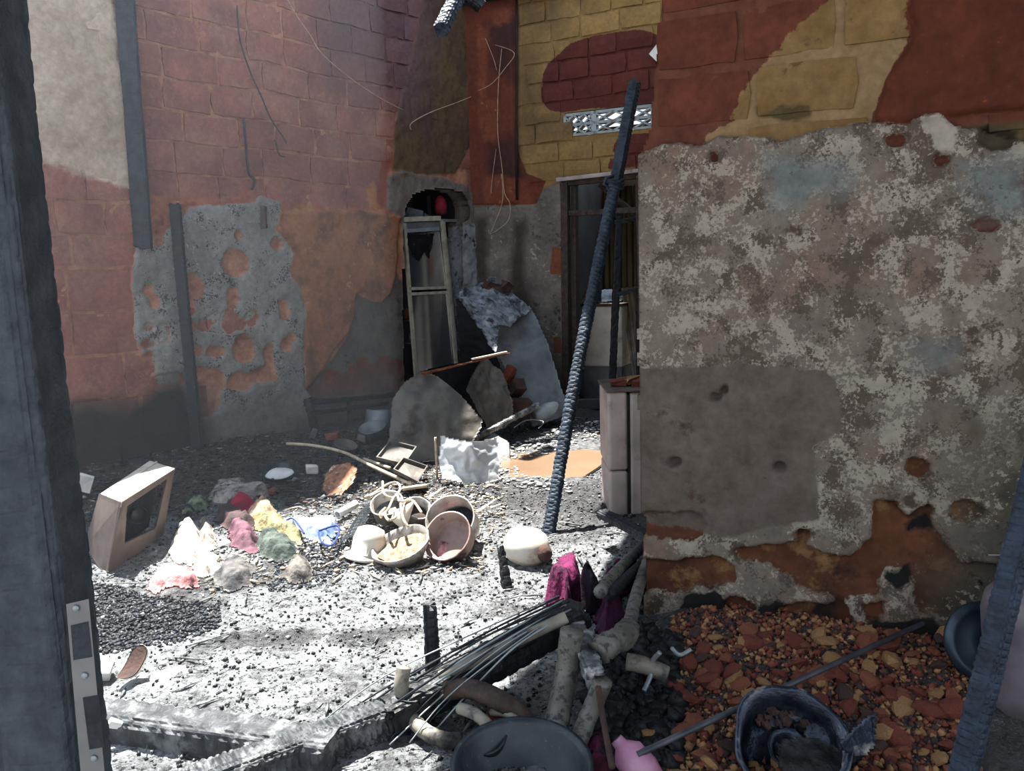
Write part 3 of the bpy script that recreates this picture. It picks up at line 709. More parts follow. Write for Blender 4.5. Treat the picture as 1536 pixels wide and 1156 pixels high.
# ---------------------------------------------------------------- unseen sheets added above the frame to cast the room's shade
def add_shade_sheet(name, pts, z, label):
    mbx = MB(); n = len(pts)
    V = [(x, y, z+zz) for zz in (0, .03) for x, y in pts]
    mbx.add(V, [tuple(range(n))[::-1], tuple(range(n, 2*n))]+[(i, (i+1) % n, n+(i+1) % n, n+i) for i in range(n)])
    return mbx.build(name, M['char_brown'], label=label, cat='roofing', group='roof sheets left above the room')
add_shade_sheet('roofing_sheet', [(-.03, 6.15), (-.30, 5.5), (-.52, 4.75), (-1.02, 3.95), (-1.15, 3.2), (-1.3, 2.9), (-1.7, 1.6), (-1.8, -1.5), (3.6, -1.5), (3.6, 6.0)], 4.5, 'sooty roofing sheet left over the right half of the room')
add_shade_sheet('roofing_sheet', [(-.30, 6.45), (-.05, 6.9), (.15, 7.15), (1.4, 7.0), (1.4, 5.9), (.0, 6.0)], 4.62, 'small sooty roofing sheet left high beside the leaning pole')
# charred beam ends seen along the top of the back wall
def wt(W_, x, y, h): return wallpt(W_, x, y, h)
timber('charred_beam', wt(WB, 690, 4, .10), wt(WB, 985, -44, .10), .14, .12, M['char_blue'], 'charred wall-top beam above the red pilaster and yellow bricks', 'beam', cell=(.05, .05), depth=.01, seed=4, step=.02)
t = timber('charred_rafter', at_y(690, -14, 8.2), at_y(661, 45, 7.7), .13, .14, M['char_blue'], 'broken charred rafter end hanging at the top of the corner', 'beam', cell=(.06, .05), depth=.012, seed=9, n=24)
timber('charred_beam', at_y(640, -60, 8.5), at_y(722, 8, 8.6), .16, .14, M['char'], 'short charred beam crossing the top of the wall corner', 'beam', cell=(.06, .05), depth=.012, seed=29, n=24)
# ---------------------------------------------------------------- door opening in the back wall
dr = bpy.data.objects.new('door_1', None); col.objects.link(dr); dp = WB.P(dS0, 0, 0); dr.location = Vector(dp); dr['_w'] = [float(q) for q in dp]; dr['kind'] = 'structure'
fr = MB()
for (x0, y0, x1, y1, h_, wd) in ((847, 274, 849, 628, .0, .075), (856, 276, 858, 628, -.10, .05), (958, 262, 966, 628, -.02, .07)):
    fr = MB(); fr.beam(wt(WB, x0, y0, h_-.02), wt(WB, x1, y1, h_-.02), wd, .09, up=WB.n); fr.build('door_frame', M['char_brown'], dr)
fr = MB(); fr.beam(wt(WB, 843, 272, -.03), wt(WB, 975, 258, -.03), .1, .07, up=WB.n); fr.build('lintel', M['char_brown'], dr)
timber('transom_bar', wt(WB, 850, 320, -.03), wt(WB, 970, 314, -.03), .05, .06, M['char_brown'], parent=dr, cell=(.05, .04), depth=.005, n=16)
fr = MB(); fr.beam(wt(WB, 838, 270, .04), wt(WB, 975, 255, .04), .035, .05, up=WB.n, jit=.004); fr.build('lintel_ledge', M['tank'], dr)
timber('transom_brace', wt(WB, 885, 274, -.35), wt(WB, 940, 320, -.35), .06, .06, M['char_brown'], parent=dr, n=12, step=.04)
fr = MB(); fr.beam(wt(WB, 846, 608, -.1), wt(WB, 930, 606, -.1), .16, .1, jit=.01); fr.build('door_sill', M['dim'], dr)
# charred door leaf left standing open inside
dl_ = empty('charred_door', wt(WB, 908, 628, -.25), 'blackened door leaf skeleton standing open inside the doorway', 'door')
for (a, b, w_) in (((918, 318), (906, 625), .085), ((949, 322), (949, 600), .075)):
    timber('door_stile', wt(WB, a[0], a[1], -.25), wt(WB, b[0], b[1], -.25), w_, .05, M['char_dark'], parent=dl_, n=16, step=.03)
for y0, y1 in ((444, 432), (332, 326), (600, 586)):
    timber('door_rail', wt(WB, 914, y0, -.25), wt(WB, 950, y1, -.25), .075, .05, M['char_dark'], parent=dl_, n=16, step=.03)
# leaning zinc sheets, white cabinet and clutter inside the back room
q = WB.P(WB.sz(922, 575)[0], .12, -.75)
corrugated('corrugated_sheet', q, WB.d*.93+np.array([0, 0, .06]), np.array([-.10, .12, .98]), .42, 1.22, M['corr'], 7, .015, label='rusty pale corrugated sheet leaning behind the charred door leaf', cat='corrugated sheet', group='corrugated sheets leaning inside the doorway')
q = WB.P(WB.sz(893, 570)[0], .25, -.62)
corrugated('corrugated_sheet', q, WB.d*.9, np.array([-.16, .1, .97]), .16, .95, M['corr'], 3, .015, label='narrow corrugated strip leaning beside the white cabinet', cat='corrugated sheet', group='corrugated sheets leaning inside the doorway')
ca = WB.P(WB.sz(875, 600)[0], 0, -.75)
cab = empty('white_cabinet', ca, 'cream white appliance cabinet standing inside the back doorway', 'cabinet')
def wbox(W_, s0, s1, z0, z1, h0, h1, name, mat, parent=None, bev=0, **kw):
    mbx = MB(); P = [W_.P(s, z, hh) for hh in (h0, h1) for z in (z0, z1) for s in (s0, s1)]
    mbx.add(P, [(0, 1, 3, 2), (4, 6, 7, 5), (0, 4, 5, 1), (2, 3, 7, 6), (0, 2, 6, 4), (1, 5, 7, 3)])
    o = mbx.build(name, mat, parent, **kw)
    if bev:
        m = o.modifiers.new('b', 'BEVEL'); m.width = bev; m.segments = 2
    return o
k0 = WB.sz(850, 500)[0]-.04; k1 = WB.sz(908, 500)[0]
wbox(WB, k0, k1, .42, 1.12, -1.2, -.6, 'cabinet_body', M['cream'], cab, .02)
wbox(WB, k0+.01, k1-.01, .0, .42, -1.2, -.61, 'cabinet_base', M['steel'], cab)
wbox(WB, k0-.01, k1+.01, 1.12, 1.15, -1.2, -.58, 'cabinet_top', M['char_brown'], cab)
mb = MB(); mb.lathe([(0, 0), (.06, .0), (.07, .05), (.06, .11), (.0, .12)], M4(WB.P(k1+.12, .0, -.5)), 14, .1); mb.build('metal_bowl', M['tin'], smooth=True, label='shiny metal bowl on the floor just inside the doorway', cat='bowl')
def rag(name, c, size, mat, seed, **kw):
    """crumpled rag: folded lump"""
    nu, nv = 26, 26; U, V = np.meshgrid(np.linspace(-1, 1, nu), np.linspace(-1, 1, nv), indexing='ij')
    r_ = np.hypot(U, V); H = size[2]*(sstep(1.25, .2, r_)*.7+.5*(1-abs(2*vnoise(U*2.2+seed, V*2.2, seed)-1))*sstep(1.3, .6, r_))
    X = c[0]+U*size[0]*(1+.25*fbm(U*2, V*2, seed+1, 2)); Y = c[1]+V*size[1]*(1+.25*fbm(U*2, V*2, seed+2, 2)); Z = c[2]+H
    keep = ((r_+.2*fbm(U*2, V*2, seed+4, 2)) < 1.05)[:-1, :-1]
    P = np.stack([X, Y, Z], -1); Pb = np.stack([X, Y, np.full_like(Z, c[2]-.004)], -1)
    Vv, F, _ = slab(P, Pb, keep); return mesh_obj(name, Vv, F, mat, smooth=True, **kw)
rag('folded_cloth', WB.P((k0+k1)/2, 1.15, -.85), (.22, .16, .13), cloth_m('navy_cloth', (34,44,54), (22,28,36)), 3, label='dark blue cloth heap on top of the white cabinet', cat='cloth')
rag('folded_cloth', WB.P(k0+.08, 1.15, -.68), (.09, .07, .15), cloth_m('pale_pink_cloth', (150,120,112), (80,60,58), 12), 5, label='pale crumpled cloth at the left edge of the cabinet top', cat='cloth')
# ---------------------------------------------------------------- ventilation blocks and diamond opening (back wall)
def vent(s0, s1, z0, z1, label):
    c = WB.P((s0+s1)/2, z0, -.05); e = empty('ventilation_block', c, label, 'ventilation block', 'concrete ventilation blocks above the doorway')
    def bar(a, b, w_, nm): mbx = MB(); mbx.beam(WB.P(a[0], a[1], -.05), WB.P(b[0], b[1], -.05), w_, .09, up=WB.n); return mbx
    for a, b in (((s0, z0+.014), (s1, z0+.014)), ((s0, z1-.014), (s1, z1-.014)), ((s0+.014, z0), (s0+.014, z1)), ((s1-.014, z0), (s1-.014, z1)), ((s0, (z0+z1)/2), (s1, (z0+z1)/2))):
        bar(a, b, .028, '').build('frame_bar', M['zinc'], e)
    n = 3
    for k in range(n):
        x0 = s0+(s1-s0)*k/n; x1 = s0+(s1-s0)*(k+1)/n; zm = (z0+z1)/2
        for (p, q_) in (((x0, zm), (x1, z1-.02)), ((x0, z1-.02), (x1, zm)), ((x0, z0+.02), (x1, zm)), ((x0, zm), (x1, z0+.02))):
            bar(p, q_, .016, '').build('lattice_bar', M['zinc'], e)
vm = WB.sz(890, 180)[0]
vent(vS0, vm, vZ0, vZ1, 'grey lattice ventilation block left of the charred pole above the doorway')
vent(vm, vm+(vm-vS0)*1.9, vZ0, vZ1, 'wider grey lattice ventilation block behind the top of the charred pole')
# ---------------------------------------------------------------- arched opening with the glass cabinet
cb = empty('display_cabinet', wt(WL, 650, 600, -.05), 'cream aluminium framed glass cabinet standing in the arched opening', 'cabinet')
FH = -.02
def fbar(a, b, w_, name='frame_bar', d_=.03, h=FH, m='alu_frame', par=cb):
    mbx = MB(); mbx.beam(wt(WL, a[0], a[1], h), wt(WL, b[0], b[1], h), w_, d_, up=WL.n); return mbx.build(name, M[m], par)
fbar((608, 334), (626, 566), .035); fbar((664, 330), (686, 548), .035); fbar((671, 332), (692, 545), .022, h=-.06)
fbar((606, 329), (662, 327), .05); fbar((610, 346), (660, 343), .04, m='zinc'); fbar((614, 433), (674, 431), .03); fbar((614, 441), (674, 438), .03)
fbar((607, 338), (664, 336), .06, h=-.04, m='steel')
fbar((690, 330), (712, 560), .05, 'rear_post', .05, -.3, 'char'); fbar((676, 290), (690, 560), .06, 'rear_post', .05, -.38, 'char')
def wquad(W_, q, h, name, mat, par, t=.004, **kw):
    mbx = MB(); P = [wt(W_, x, y, hh) for hh in (h, h-t) for x, y in q]
    mbx.add(P, [(0, 1, 2, 3), (7, 6, 5, 4), (0, 4, 5, 1), (1, 5, 6, 2), (2, 6, 7, 3), (3, 7, 4, 0)]); return mbx.build(name, mat, par, **kw)
wquad(WL, [(612, 350), (662, 347), (672, 430), (616, 432)], FH-.01, 'glass_pane', M['glass'], cb)
wquad(WL, [(618, 443), (674, 440), (682, 545), (626, 560)], FH-.01, 'glass_pane', M['glass'], cb)
for yy in (480, 515):
    a = WL.sz(622, yy); b = WL.sz(680, yy-4); wbox(WL, a[0], b[0], a[1]-.01, a[1], -.34, -.05, 'shelf', M['steel'], cb)
wbox(WL, WL.sz(606, 330)[0], WL.sz(690, 330)[0], WL.sz(640, 331)[1], WL.sz(640, 327)[1], -.4, -.05, 'cabinet_top', M['steel'], cb)
topz = WL.sz(640, 327)[1]
for i, (x, rr, lb) in enumerate(((622, .055, 'grey rubble chunk on top of the glass cabinet, left one'), (636, .085, 'largest grey rubble chunk on top of the glass cabinet'), (653, .05, 'small grey rubble chunk on the glass cabinet near the red bag'))):
    p = WL.P(WL.sz(x, 326)[0], topz, -.18); mb = MB(); mb.box((p[0], p[1], p[2]+rr*.6), (rr*2, rr*1.6, rr*1.3), eul(8*i, 12, 30*i), .02); mb.build('rubble_chunk', M['dim_blue'], label=lb, cat='rubble', group='chunks on the cabinet top')
p = wt(WL, 672, 292, -.12); q = wt(WL, 673, 322, -.12)
mb = MB(); L_ = np.linalg.norm(p-q); mb.lathe([(.01, 0), (.055, .02), (.07, .09), (.06, L_-.05), (.02, L_), (.0, L_)], M4((q[0], q[1], q[2])), 14, .15); mb.build('hanging_bag', cloth_m('dark_red_cloth', (128,38,52), (84,28,40)), smooth=True, label='dark red cloth bag hanging in the top of the arched opening', cat='bag')
px_panel('torn_curtain', [(612,352),(652,350),(648,372),(645,376),(643,390),(636,378),(629,392),(618,384),(614,368)], [(612,352,8.05),(652,350,8.35),(630,392,8.2)], cloth_m('black_cloth', (24,24,26), (14,14,16)), wr=.02, wsc=9, amp=.003, thick=.006, label='torn black cloth hanging inside the upper cabinet pane', cat='cloth')
for i, (x, y, rr, hh, lb) in enumerate(((630, 479, .035, .12, 'brown jar on the upper cabinet shelf behind glass'), (645, 479, .03, .09, 'squat glass jar on the upper cabinet shelf'), (660, 479, .028, .16, 'tall bottle on the upper cabinet shelf by the frame'), (636, 514, .03, .1, 'small jar on the lower cabinet shelf'))):
    c = WL.P(WL.sz(x, y)[0], WL.sz(622, y+1 if y > 500 else y+1)[1], -.2)
    mb = MB(); mb.lathe([(0, 0), (rr, 0), (rr, hh*.7), (rr*.6, hh*.85), (rr*.6, hh), (0, hh)], M4(c), 12); mb.build('jar', M['clay'] if i == 0 else M['zinc'], smooth=True, label=lb, cat='jar', group='jars inside the glass cabinet')
# ---------------------------------------------------------------- timbers on the left wall
timber('charred_batten', wt(WL, 178, -30, .08), wt(WL, 210, 371, .06), .135, .06, M['char'], 'long charred batten fixed high on the left brick wall', 'batten', cell=(.03, .05), depth=.002, seed=3, sq=.1)
timber('charred_batten', wt(WL, 254, 308, .09), wt(WL, 286, 690, .14), .085, .06, M['char_dark'], 'charred batten standing from the floor in front of the grey plaster', 'batten', cell=(.04, .05), depth=.003, seed=13, sq=.1)
timber('wooden_peg', wt(WL, 390, 312, .05), wt(WL, 391, 341, .05), .055, .04, M['char_brown'], 'short burnt wooden peg at the top of the grey plaster', 'peg', n=12, step=.02, sq=.1)
# ---------------------------------------------------------------- conduit and hanging wires
pts = [wt(WB, 777, y, .035) for y in (-20, 60, 140, 220, 300)]
mb = MB(); mb.tube(pts, .012, 8); mb.build('wall_conduit', M['char_dark'], smooth=True, label='dark conduit running down beside the red pilaster', cat='conduit')
def wire(pxs, W_, h, r, mat, label, name='hanging_wire', cat='wire', seg=5, seed=0, sag=0, group=None):
    P = [np.array(wt(W_, x, y, hh)) for (x, y), hh in zip(pxs, h if hasattr(h, '__len__') else [h]*len(pxs))]
    return wire3(P, r, mat, label, name, cat, seg, seed, group)
def smooth_path(P, seg=5):
    P = [np.array(p, float) for p in P]; out = []
    for i in range(len(P)-1):
        a = P[max(i-1, 0)]; b = P[i]; c = P[i+1]; d = P[min(i+2, len(P)-1)]
        for k in range(seg):
            t = k/seg; out.append(.5*((2*b)+(-a+c)*t+(2*a-5*b+4*c-d)*t*t+(-a+3*b-3*c+d)*t**3))
    out.append(P[-1]); return out
def wire3(P, r, mat, label, name='hanging_wire', cat='wire', seg=5, seed=0, group=None, n=6, parent=None):
    mbx = MB(); mbx.tube(smooth_path(P, seg), r, n); return mbx.build(name, mat, parent, smooth=True, label=label, cat=cat if label else None, group=group)
wire([(415,-20),(440,25),(461,55),(478,82),(520,118),(565,148),(600,166)], WL, .05, .004, M['wire'], 'thin pale wire slanting down the left brick wall', group=None)
wire([(612,196),(612,186),(640,170),(680,155),(722,138)], WL, .05, .0055, M['wire'], 'pale wire rising from the brown plaster to the corner')
wire([(722,138),(742,128),(762,105),(776,82),(748,70)], WB, .08, .004, M['wire'], 'pale wire bent in a peak across the red pilaster')
wire([(758,76),(753,130),(752,200),(758,250),(762,290),(770,306),(768,330),(752,345),(740,352)], WB, .09, .004, M['wire'], 'long pale wire dangling down the red pilaster')
wire([(733,60),(745,90),(750,108)], WB, .08, .0035, M['wire'], 'short wire crossing the top of the red pilaster')
wire([(749,225),(744,262),(741,292)], WB, .08, .0035, M['wire'], 'short wire hanging at the left of the pilaster foot')
wire([(758,262),(760,300),(750,330),(741,350),(739,345)], WB, .10, .004, M['wire'], 'curled wire end below the red pilaster')
wire([(352,10),(356,60),(372,110),(388,145),(402,178),(420,205),(426,216)], WL, .04, .007, M['cable'], 'black cable snaking down the middle of the left brick wall', cat='cable', name='hanging_cable')
wire([(408,210),(415,232),(424,236)], WL, .04, .006, M['cable'], 'short black hook of cable on the left brick wall', cat='cable', name='hanging_cable')
wire([(362,180),(366,230),(370,262),(378,270),(374,285)], WL, .04, .012, M['cable'], 'thick black cable end above the grey plaster', cat='cable', name='hanging_cable')

# ================================================================ the near door jamb
jx = at_y(40, 700, 1.3)
jb = empty('door_jamb', (jx[0], 1.3, 0), 'thick soot-black door jamb standing at the left edge of the doorway', 'door jamb')
jw = .155
jr = at_y(80, 700, 1.3)[0]
timber('jamb_post', (jr-jw/2, 1.33, -.02), (jr-jw/2, 1.33, 3.0), jw, .12, M['jamb'], parent=jb, cell=(.045, .03), depth=.0022, n=64, step=.006, seed=5, sq=.1)
# strike plate let into the room-side edge
px_ = lambda x, y: at_y(x, y, 1.262)
def plate(q, mat, t=.003, name='strike_plate', par=jb, Y=1.262, **kw):
    mbx = MB(); P = [at_y(x, y, Y-tt) for tt in (0, t) for x, y in q]
    mbx.add(P, [(0, 1, 2, 3), (7, 6, 5, 4), (0, 4, 5, 1), (1, 5, 6, 2), (2, 6, 7, 3), (3, 7, 4, 0)]); return mbx.build(name, mat, par, **kw)
sp = plate([(99, 906), (133, 898), (158, 1170), (122, 1170)], M['jamb_plate'] if 'jamb_plate' in M else simple('dusty_steel_plate', (118,116,114), (96,96,96), 8, .5, .3, .2, .002), label='pale steel strike plate with two slots')
for q in ([(106, 938), (132, 932), (138, 985), (110, 990)], [(124, 1046), (148, 1042), (156, 1120), (134, 1124)]):
    plate(q, M['char'], .0035, 'latch_slot', sp, 1.2615)  # dark plates laid on for the shaded slot recesses
for x, y in ((114, 912), (127, 1013), (141, 1137)):
    c = at_y(x, y, 1.2575); mb = MB(); mb.lathe([(0, 0), (.006, 0), (.005, .002), (0, .0025)], M4(c, frame_z((0, -1, 0))), 10); mb.build('screw', M['zinc'], sp, smooth=True)
# ================================================================ left debris: plastic casing
A, B, C_, D = at_y(150, 740, 4.45), at_y(225, 690, 5.0), at_y(263, 702, 4.8), at_y(182, 753, 4.2)
A2, C2, D2 = at_y(128, 818, 4.45), at_y(246, 800, 4.72), at_y(160, 868, 4.2); B2 = A2+(C2-D2)+(0, .1, 0)
cs = empty('appliance_casing', on((A2+C2)/2), 'cream plastic appliance casing tipped on its side beside the clothes', 'casing')
def prism(name, q, t, mat, par=None, **kw):
    """quad q (4 points) thickened by vector t"""
    P = list(q)+[np.array(p)+t for p in q]; mbx = MB().add(P, [(3, 2, 1, 0), (4, 5, 6, 7), (0, 1, 5, 4), (1, 2, 6, 5), (2, 3, 7, 6), (3, 0, 4, 7)])
    o = mbx.build(name, mat, par, **kw); m = o.modifiers.new('b', 'BEVEL'); m.width = .006; m.segments = 2; return o
dn = (D2-D); dn = dn/np.linalg.norm(dn)
prism('top_panel', [A, B, C_, D], dn*.035, M['cream'], cs)
u_ = (C_-D)/np.linalg.norm(C_-D); v_ = (B-C_)/np.linalg.norm(B-C_)
lip = lambda a, b, w_: [a, b, b+w_, a+w_]
prism('panel_ridge', [A*.75+D*.25+(0,0,.001), B*.75+C_*.25+(0,0,.001), B*.68+C_*.32+(0,0,.001), A*.68+D*.32+(0,0,.001)], np.array([0,0,.008]), M['cream'], cs)
prism('side_panel', [A, D, D2, A2], v_*.012, M['casing_side'], cs)
bl = lambda a, b: D*(1-a)*(1-b)+C_*a*(1-b)+C2*a*b+D2*(1-a)*b
inn = [(0.13, .12), (.86, .10), (.80, .80), (.22, .66)]
out = [(0, 0), (1, 0), (1, 1), (0, 1)]
mb = MB(); P = []
for off in (0, .03):
    for a, b in out+inn: P.append(bl(a, b)+v_*off)
Fq = []
for i in range(4):
    j = (i+1) % 4; Fq += [(i, j, 4+j, 4+i), (8+j, 8+i, 12+i, 12+j), (4+i, 4+j, 12+j, 12+i), (j, i, 8+i, 8+j)]
mb.add(P, Fq); o = mb.build('front_frame', M['casing_side'], cs, label='browned front frame with a large opening')
m = o.modifiers.new('b', 'BEVEL'); m.width = .008; m.segments = 2
prism('back_panel', [A*.9+B*.1, B, B2, A2*.9+B2*.1], -v_*.012*0+u_*.01, M['casing_side'], cs)
prism('inner_panel', [bl(.05,.1)+v_*.16, bl(.95,.1)+v_*.16, bl(.95,.95)+v_*.16, bl(.05,.95)+v_*.16], v_*.01, M['char_dark'], cs)
c = bl(.48, .45)+v_*.1; mb = MB(); mb.lathe([(.0, .02), (.03, .02), (.045, 0), (.052, .01), (.05, .06)], M4(c, frame_z(-v_)), 18); mb.build('picture_tube_neck', M['black_rim'], cs, smooth=True)
prism('corner_foot', [D2+u_*.02, D2+u_*.09, D2+u_*.05+dn*.08, D2-u_*.03+dn*.10], v_*.02, M['casing_side'], cs)
q0 = WB.P(WB.sz(994, 80)[0], WB.sz(994, 80)[1], .03); e = MB(); hw = .125  # white plate put in place of the diamond opening to the sky
P = [q0+WB.d*hw*a+np.array([0, 0, hw*1.05*b])+WB.n*h for h in (0, .02) for a, b in ((-1, 0), (0, -1), (1, 0), (0, 1))]
e.add(P, [(3, 2, 1, 0), (4, 5, 6, 7)]+[(i, (i+1) % 4, 4+(i+1) % 4, 4+i) for i in range(4)]); e.build('diamond_tile', M['white'], label='white diamond shaped tile on the brick wall above the ventilation blocks', cat='tile')
# ================================================================ clothes
def cl(name, poly, mat, hgt, seed, label, fold=9, dirn=30, group='scorched clothes in front of the plastic casing', base=.03, **kw):
    return heap(name, poly, mat, hgt*.62, fold*1.5, dirn, .009, seed, base=base, label=label, cat='cloth', group=group, **kw)
CM = lambda n, a, b, sc_=6, so_=None: cloth_m(n, a, b, sc_, so_)
cl('white_cloth', [(262,812),(275,795),(292,793),(306,806),(308,828),(326,838),(330,856),(318,869),(300,868),(290,852),(268,846),(258,830)], CM('dirty_white_cloth', (222,214,200), (186,176,160)), .15, 3, 'dirty white cloth heap beside the plastic casing')
cl('gauze_cloth', [(298,783),(316,782),(324,800),(320,826),(306,836),(300,812)], CM('sheer_grey_cloth', (186,180,166), (120,116,108)), .13, 5, 'greyish sheer cloth standing up behind the white cloth')
cl('pink_cloth', [(222,884),(232,864),(250,856),(264,852),(290,862),(302,880),(284,888),(250,880),(230,892)], CM('pale_pink_cloth_2', (204,148,146), (150,92,92), 8), .10, 7, 'pink cloth crumpled below the white cloth', dirn=-20)
cl('grey_cloth', [(310,748),(318,732),(345,726),(372,728),(402,736),(408,748),(376,750),(352,758),(318,758)], CM('grey_white_cloth', (166,158,150), (104,96,92), 8, (50,44,44)), .10, 9, 'grey-white cloth with dirty folds at the top of the clothes heap')
cl('crimson_cloth', [(342,766),(350,752),(372,748),(384,760),(370,772),(348,774)], CM('crimson_cloth_m', (176,42,72), (120,26,48), 8), .10, 11, 'crimson cloth folded in the middle of the clothes heap')
cl('cream_cloth', [(372,770),(384,756),(404,752),(412,768),(400,782),(378,782)], CM('cream_ruffled_cloth', (214,192,160), (150,120,92), 16), .11, 13, 'cream ruffled cloth right of the crimson cloth', fold=18)
cl('brown_cloth', [(318,782),(336,768),(366,770),(380,784),(372,798),(340,796)], CM('dark_brown_cloth', (86,70,68), (50,42,44), 7), .12, 15, 'dark brown cloth rolled below the crimson cloth', dirn=-12)
cl('mauve_cloth', [(340,800),(352,790),(378,792),(390,815),(386,838),(368,832),(352,820)], CM('mauve_cloth_m', (112,80,90), (78,56,64), 8), .12, 17, 'mauve cloth hanging over the front of the heap')
cl('striped_cloth', [(380,782),(398,774),(430,784),(456,806),(452,818),(420,808),(392,800)], CM('striped_cloth_m', (176,154,110), (84,92,70), 26), .12, 19, 'yellow and olive streaked cloth lying between mauve and blue cloth', fold=22, dirn=-35)
cl('dark_green_cloth', [(384,802),(420,810),(446,820),(450,836),(424,844),(396,838),(386,822)], CM('dark_green_cloth_m', (84,92,84), (42,50,48), 12), .13, 21, 'dark green-grey cloth at the front right of the heap', fold=15, dirn=-30)
bc = cl('blue_cloth', [(424,782),(438,776),(452,786),(480,792),(504,788),(512,796),(498,820),(474,814),(450,806),(430,796)], CM('pale_blue_cloth', (176,190,214), (86,104,150), 7), .11, 23, 'pale blue cloth with dark blue hems beside the colander')
for P_ in ([(424,784),(438,777),(450,790),(456,800)], [(478,796),(505,788),(508,800),(497,818),(482,812),(478,798)]):
    wire3([G(x, y, .075) for x, y in P_], .006, simple('dark_blue_hem', (36,54,120), (28,40,96), 8, .9), None, 'hem', parent=None if False else bc)
cl('green_cloth', [(268,772),(284,756),(306,748),(318,758),(300,768),(280,780)], CM('green_grey_cloth', (128,140,110), (70,76,66), 12, (40,40,40)), .08, 25, 'thin green-grey cloth strip right of the plastic casing')
cl('ash_cloth', [(420,868),(430,846),(456,840),(470,852),(466,872),(440,878)], CM('ash_cloth_m', (110,104,98), (62,60,60), 14), .10, 27, 'ash-covered rag lump in front of the dark green cloth', fold=16)
cl('ash_cloth', [(316,880),(330,850),(360,842),(384,852),(378,880),(346,890)], CM('ash_cloth_n', (96,94,92), (52,52,54), 14), .08, 37, 'grey charred rag in front of the mauve cloth', fold=16)
# ================================================================ pans, pots, kitchen things
def pot(name, px, py, rad, hgt, tilt, mat, label, cat='pot', n=32, dz=0, rimr=.006, inner=None, dent=.04, seed=0, flare=1.0, wall=.004, group=None, content=None, depth_px=None):
    """tilt: direction the mouth faces"""
    c = G(px, py, dz); Rm = frame_z(tilt)
    prof = [(0, 0), (rad*.82, 0), (rad*.95, hgt*.12), (rad*flare, hgt), (rad*flare+rimr, hgt+.002), (rad*flare+rimr, hgt+rimr), (rad*flare-wall, hgt+rimr), (rad*.93-wall, hgt*.14), (rad*.8, wall*2), (0, wall*2)]
    e = MB(); e.lathe(prof, M4(c-np.array(Rm @ Vector((0, 0, hgt*.5))), Rm), n, dent, seed)
    o = e.build(name, mat, smooth=True, label=label, cat=cat, group=group)
    c0 = c-np.array(Rm @ Vector((0, 0, hgt*.5)))
    if inner is not None:
        f = MB(); f.lathe([(0, hgt*inner[1]), (rad*.5, hgt*(inner[1]+.02)), (rad*.86, hgt*inner[1]*.9)], M4(c0, Rm), 20, .1, seed+3); q = f.build('contents', inner[0], o, smooth=True)
    return o
pot('frying_pan', 419, 711, .125, .05, (.05, -.30, .95), M['black_rim'], 'round black pan full of pale ash on the dark debris', 'pan', inner=(M['white'], .5), dz=.06)
pot('large_basin', 681, 786, .145, .15, (-.25, -.72, .65), M['alu'], 'large aluminium basin tipped towards the camera, behind the smaller one', 'basin', dz=.13, inner=(M['char'], .25), seed=2)
pot('small_basin', 676, 808, .135, .09, (-.35, -.70, .62), simple('pinkish_scorched_pot', (150,128,118), (116,92,86), 6, .5, .3, .3, .005, soot=(60,48,46), sscale=5, smask=(.55,.62)), 'smaller pinkish basin leaning in front of the large aluminium one', 'basin', dz=.11, seed=4)
cl('melted_pink_rag', [(642,830),(650,812),(672,806),(694,812),(700,826),(688,836),(668,842),(650,842)], CM('melted_pink', (206,160,164), (120,76,84), 12, (60,46,44)), .12, 31, 'pink and white melted rag spilling from the smaller basin', fold=18, group='pieces among the pots')
pot('cooking_pot', 583, 764, .10, .11, (-.1, -.5, .85), M['alu'], 'dented open aluminium pot behind the colander', 'pot', dz=.12, inner=(M['char_ash'], .4), seed=6)
pot('cooking_pot', 624, 770, .085, .10, (.3, -.5, .8), M['alu'], 'small open aluminium pot under the tangled wire loops', 'pot', dz=.10, inner=(M['char_brown'], .5), seed=8)
# upturned bowl with a foot rim
c = G(550, 836); e = MB(); e.lathe([(.125, 0), (.128, .012), (.105, .02), (.092, .03), (.09, .11), (.075, .16), (.04, .175), (0, .18)], M4(c, eul(-8, 10, 0)), 30, .05, 3)
up_ = e.build('upturned_pot', M['cream'], smooth=True, label='soot-streaked white pot lying upside down left of the broken bowl', cat='pot')
c = G(612, 842); e = MB(); e.lathe([(.02, 0), (.10, .02), (.155, .10), (.165, .13), (.158, .13), (.145, .10), (.09, .03), (.0, .02)], M4(c-np.array([0, 0, .0]), frame_z((-.25, -.25, .95))), 30, .1, 5)
bb = e.build('broken_bowl', M['alu'], smooth=True, label='battered wide bowl full of burnt grit in front of the pots', cat='bowl')
e = MB(); e.lathe([(0, .10), (.08, .105), (.13, .09)], M4(c, frame_z((-.25, -.25, .95))), 20, .2, 6); e.build('burnt_grit', simple('tan_grit', (186,160,130), (120,98,78), 40, .95, 0, .9, .02), bb, smooth=True)
c = G(604, 800, .0); e = MB(); e.lathe([(.0, .17), (.012, .15), (.07, .04), (.075, .0), (.07, .0), (.0, .14)], M4(c+np.array([0, 0, .07]), frame_z((.5, -.1, .8))), 22, .08, 2, .6); e.build('broken_funnel', M['cream'], smooth=True, label='white conical shard sticking up between the pots', cat='shard')
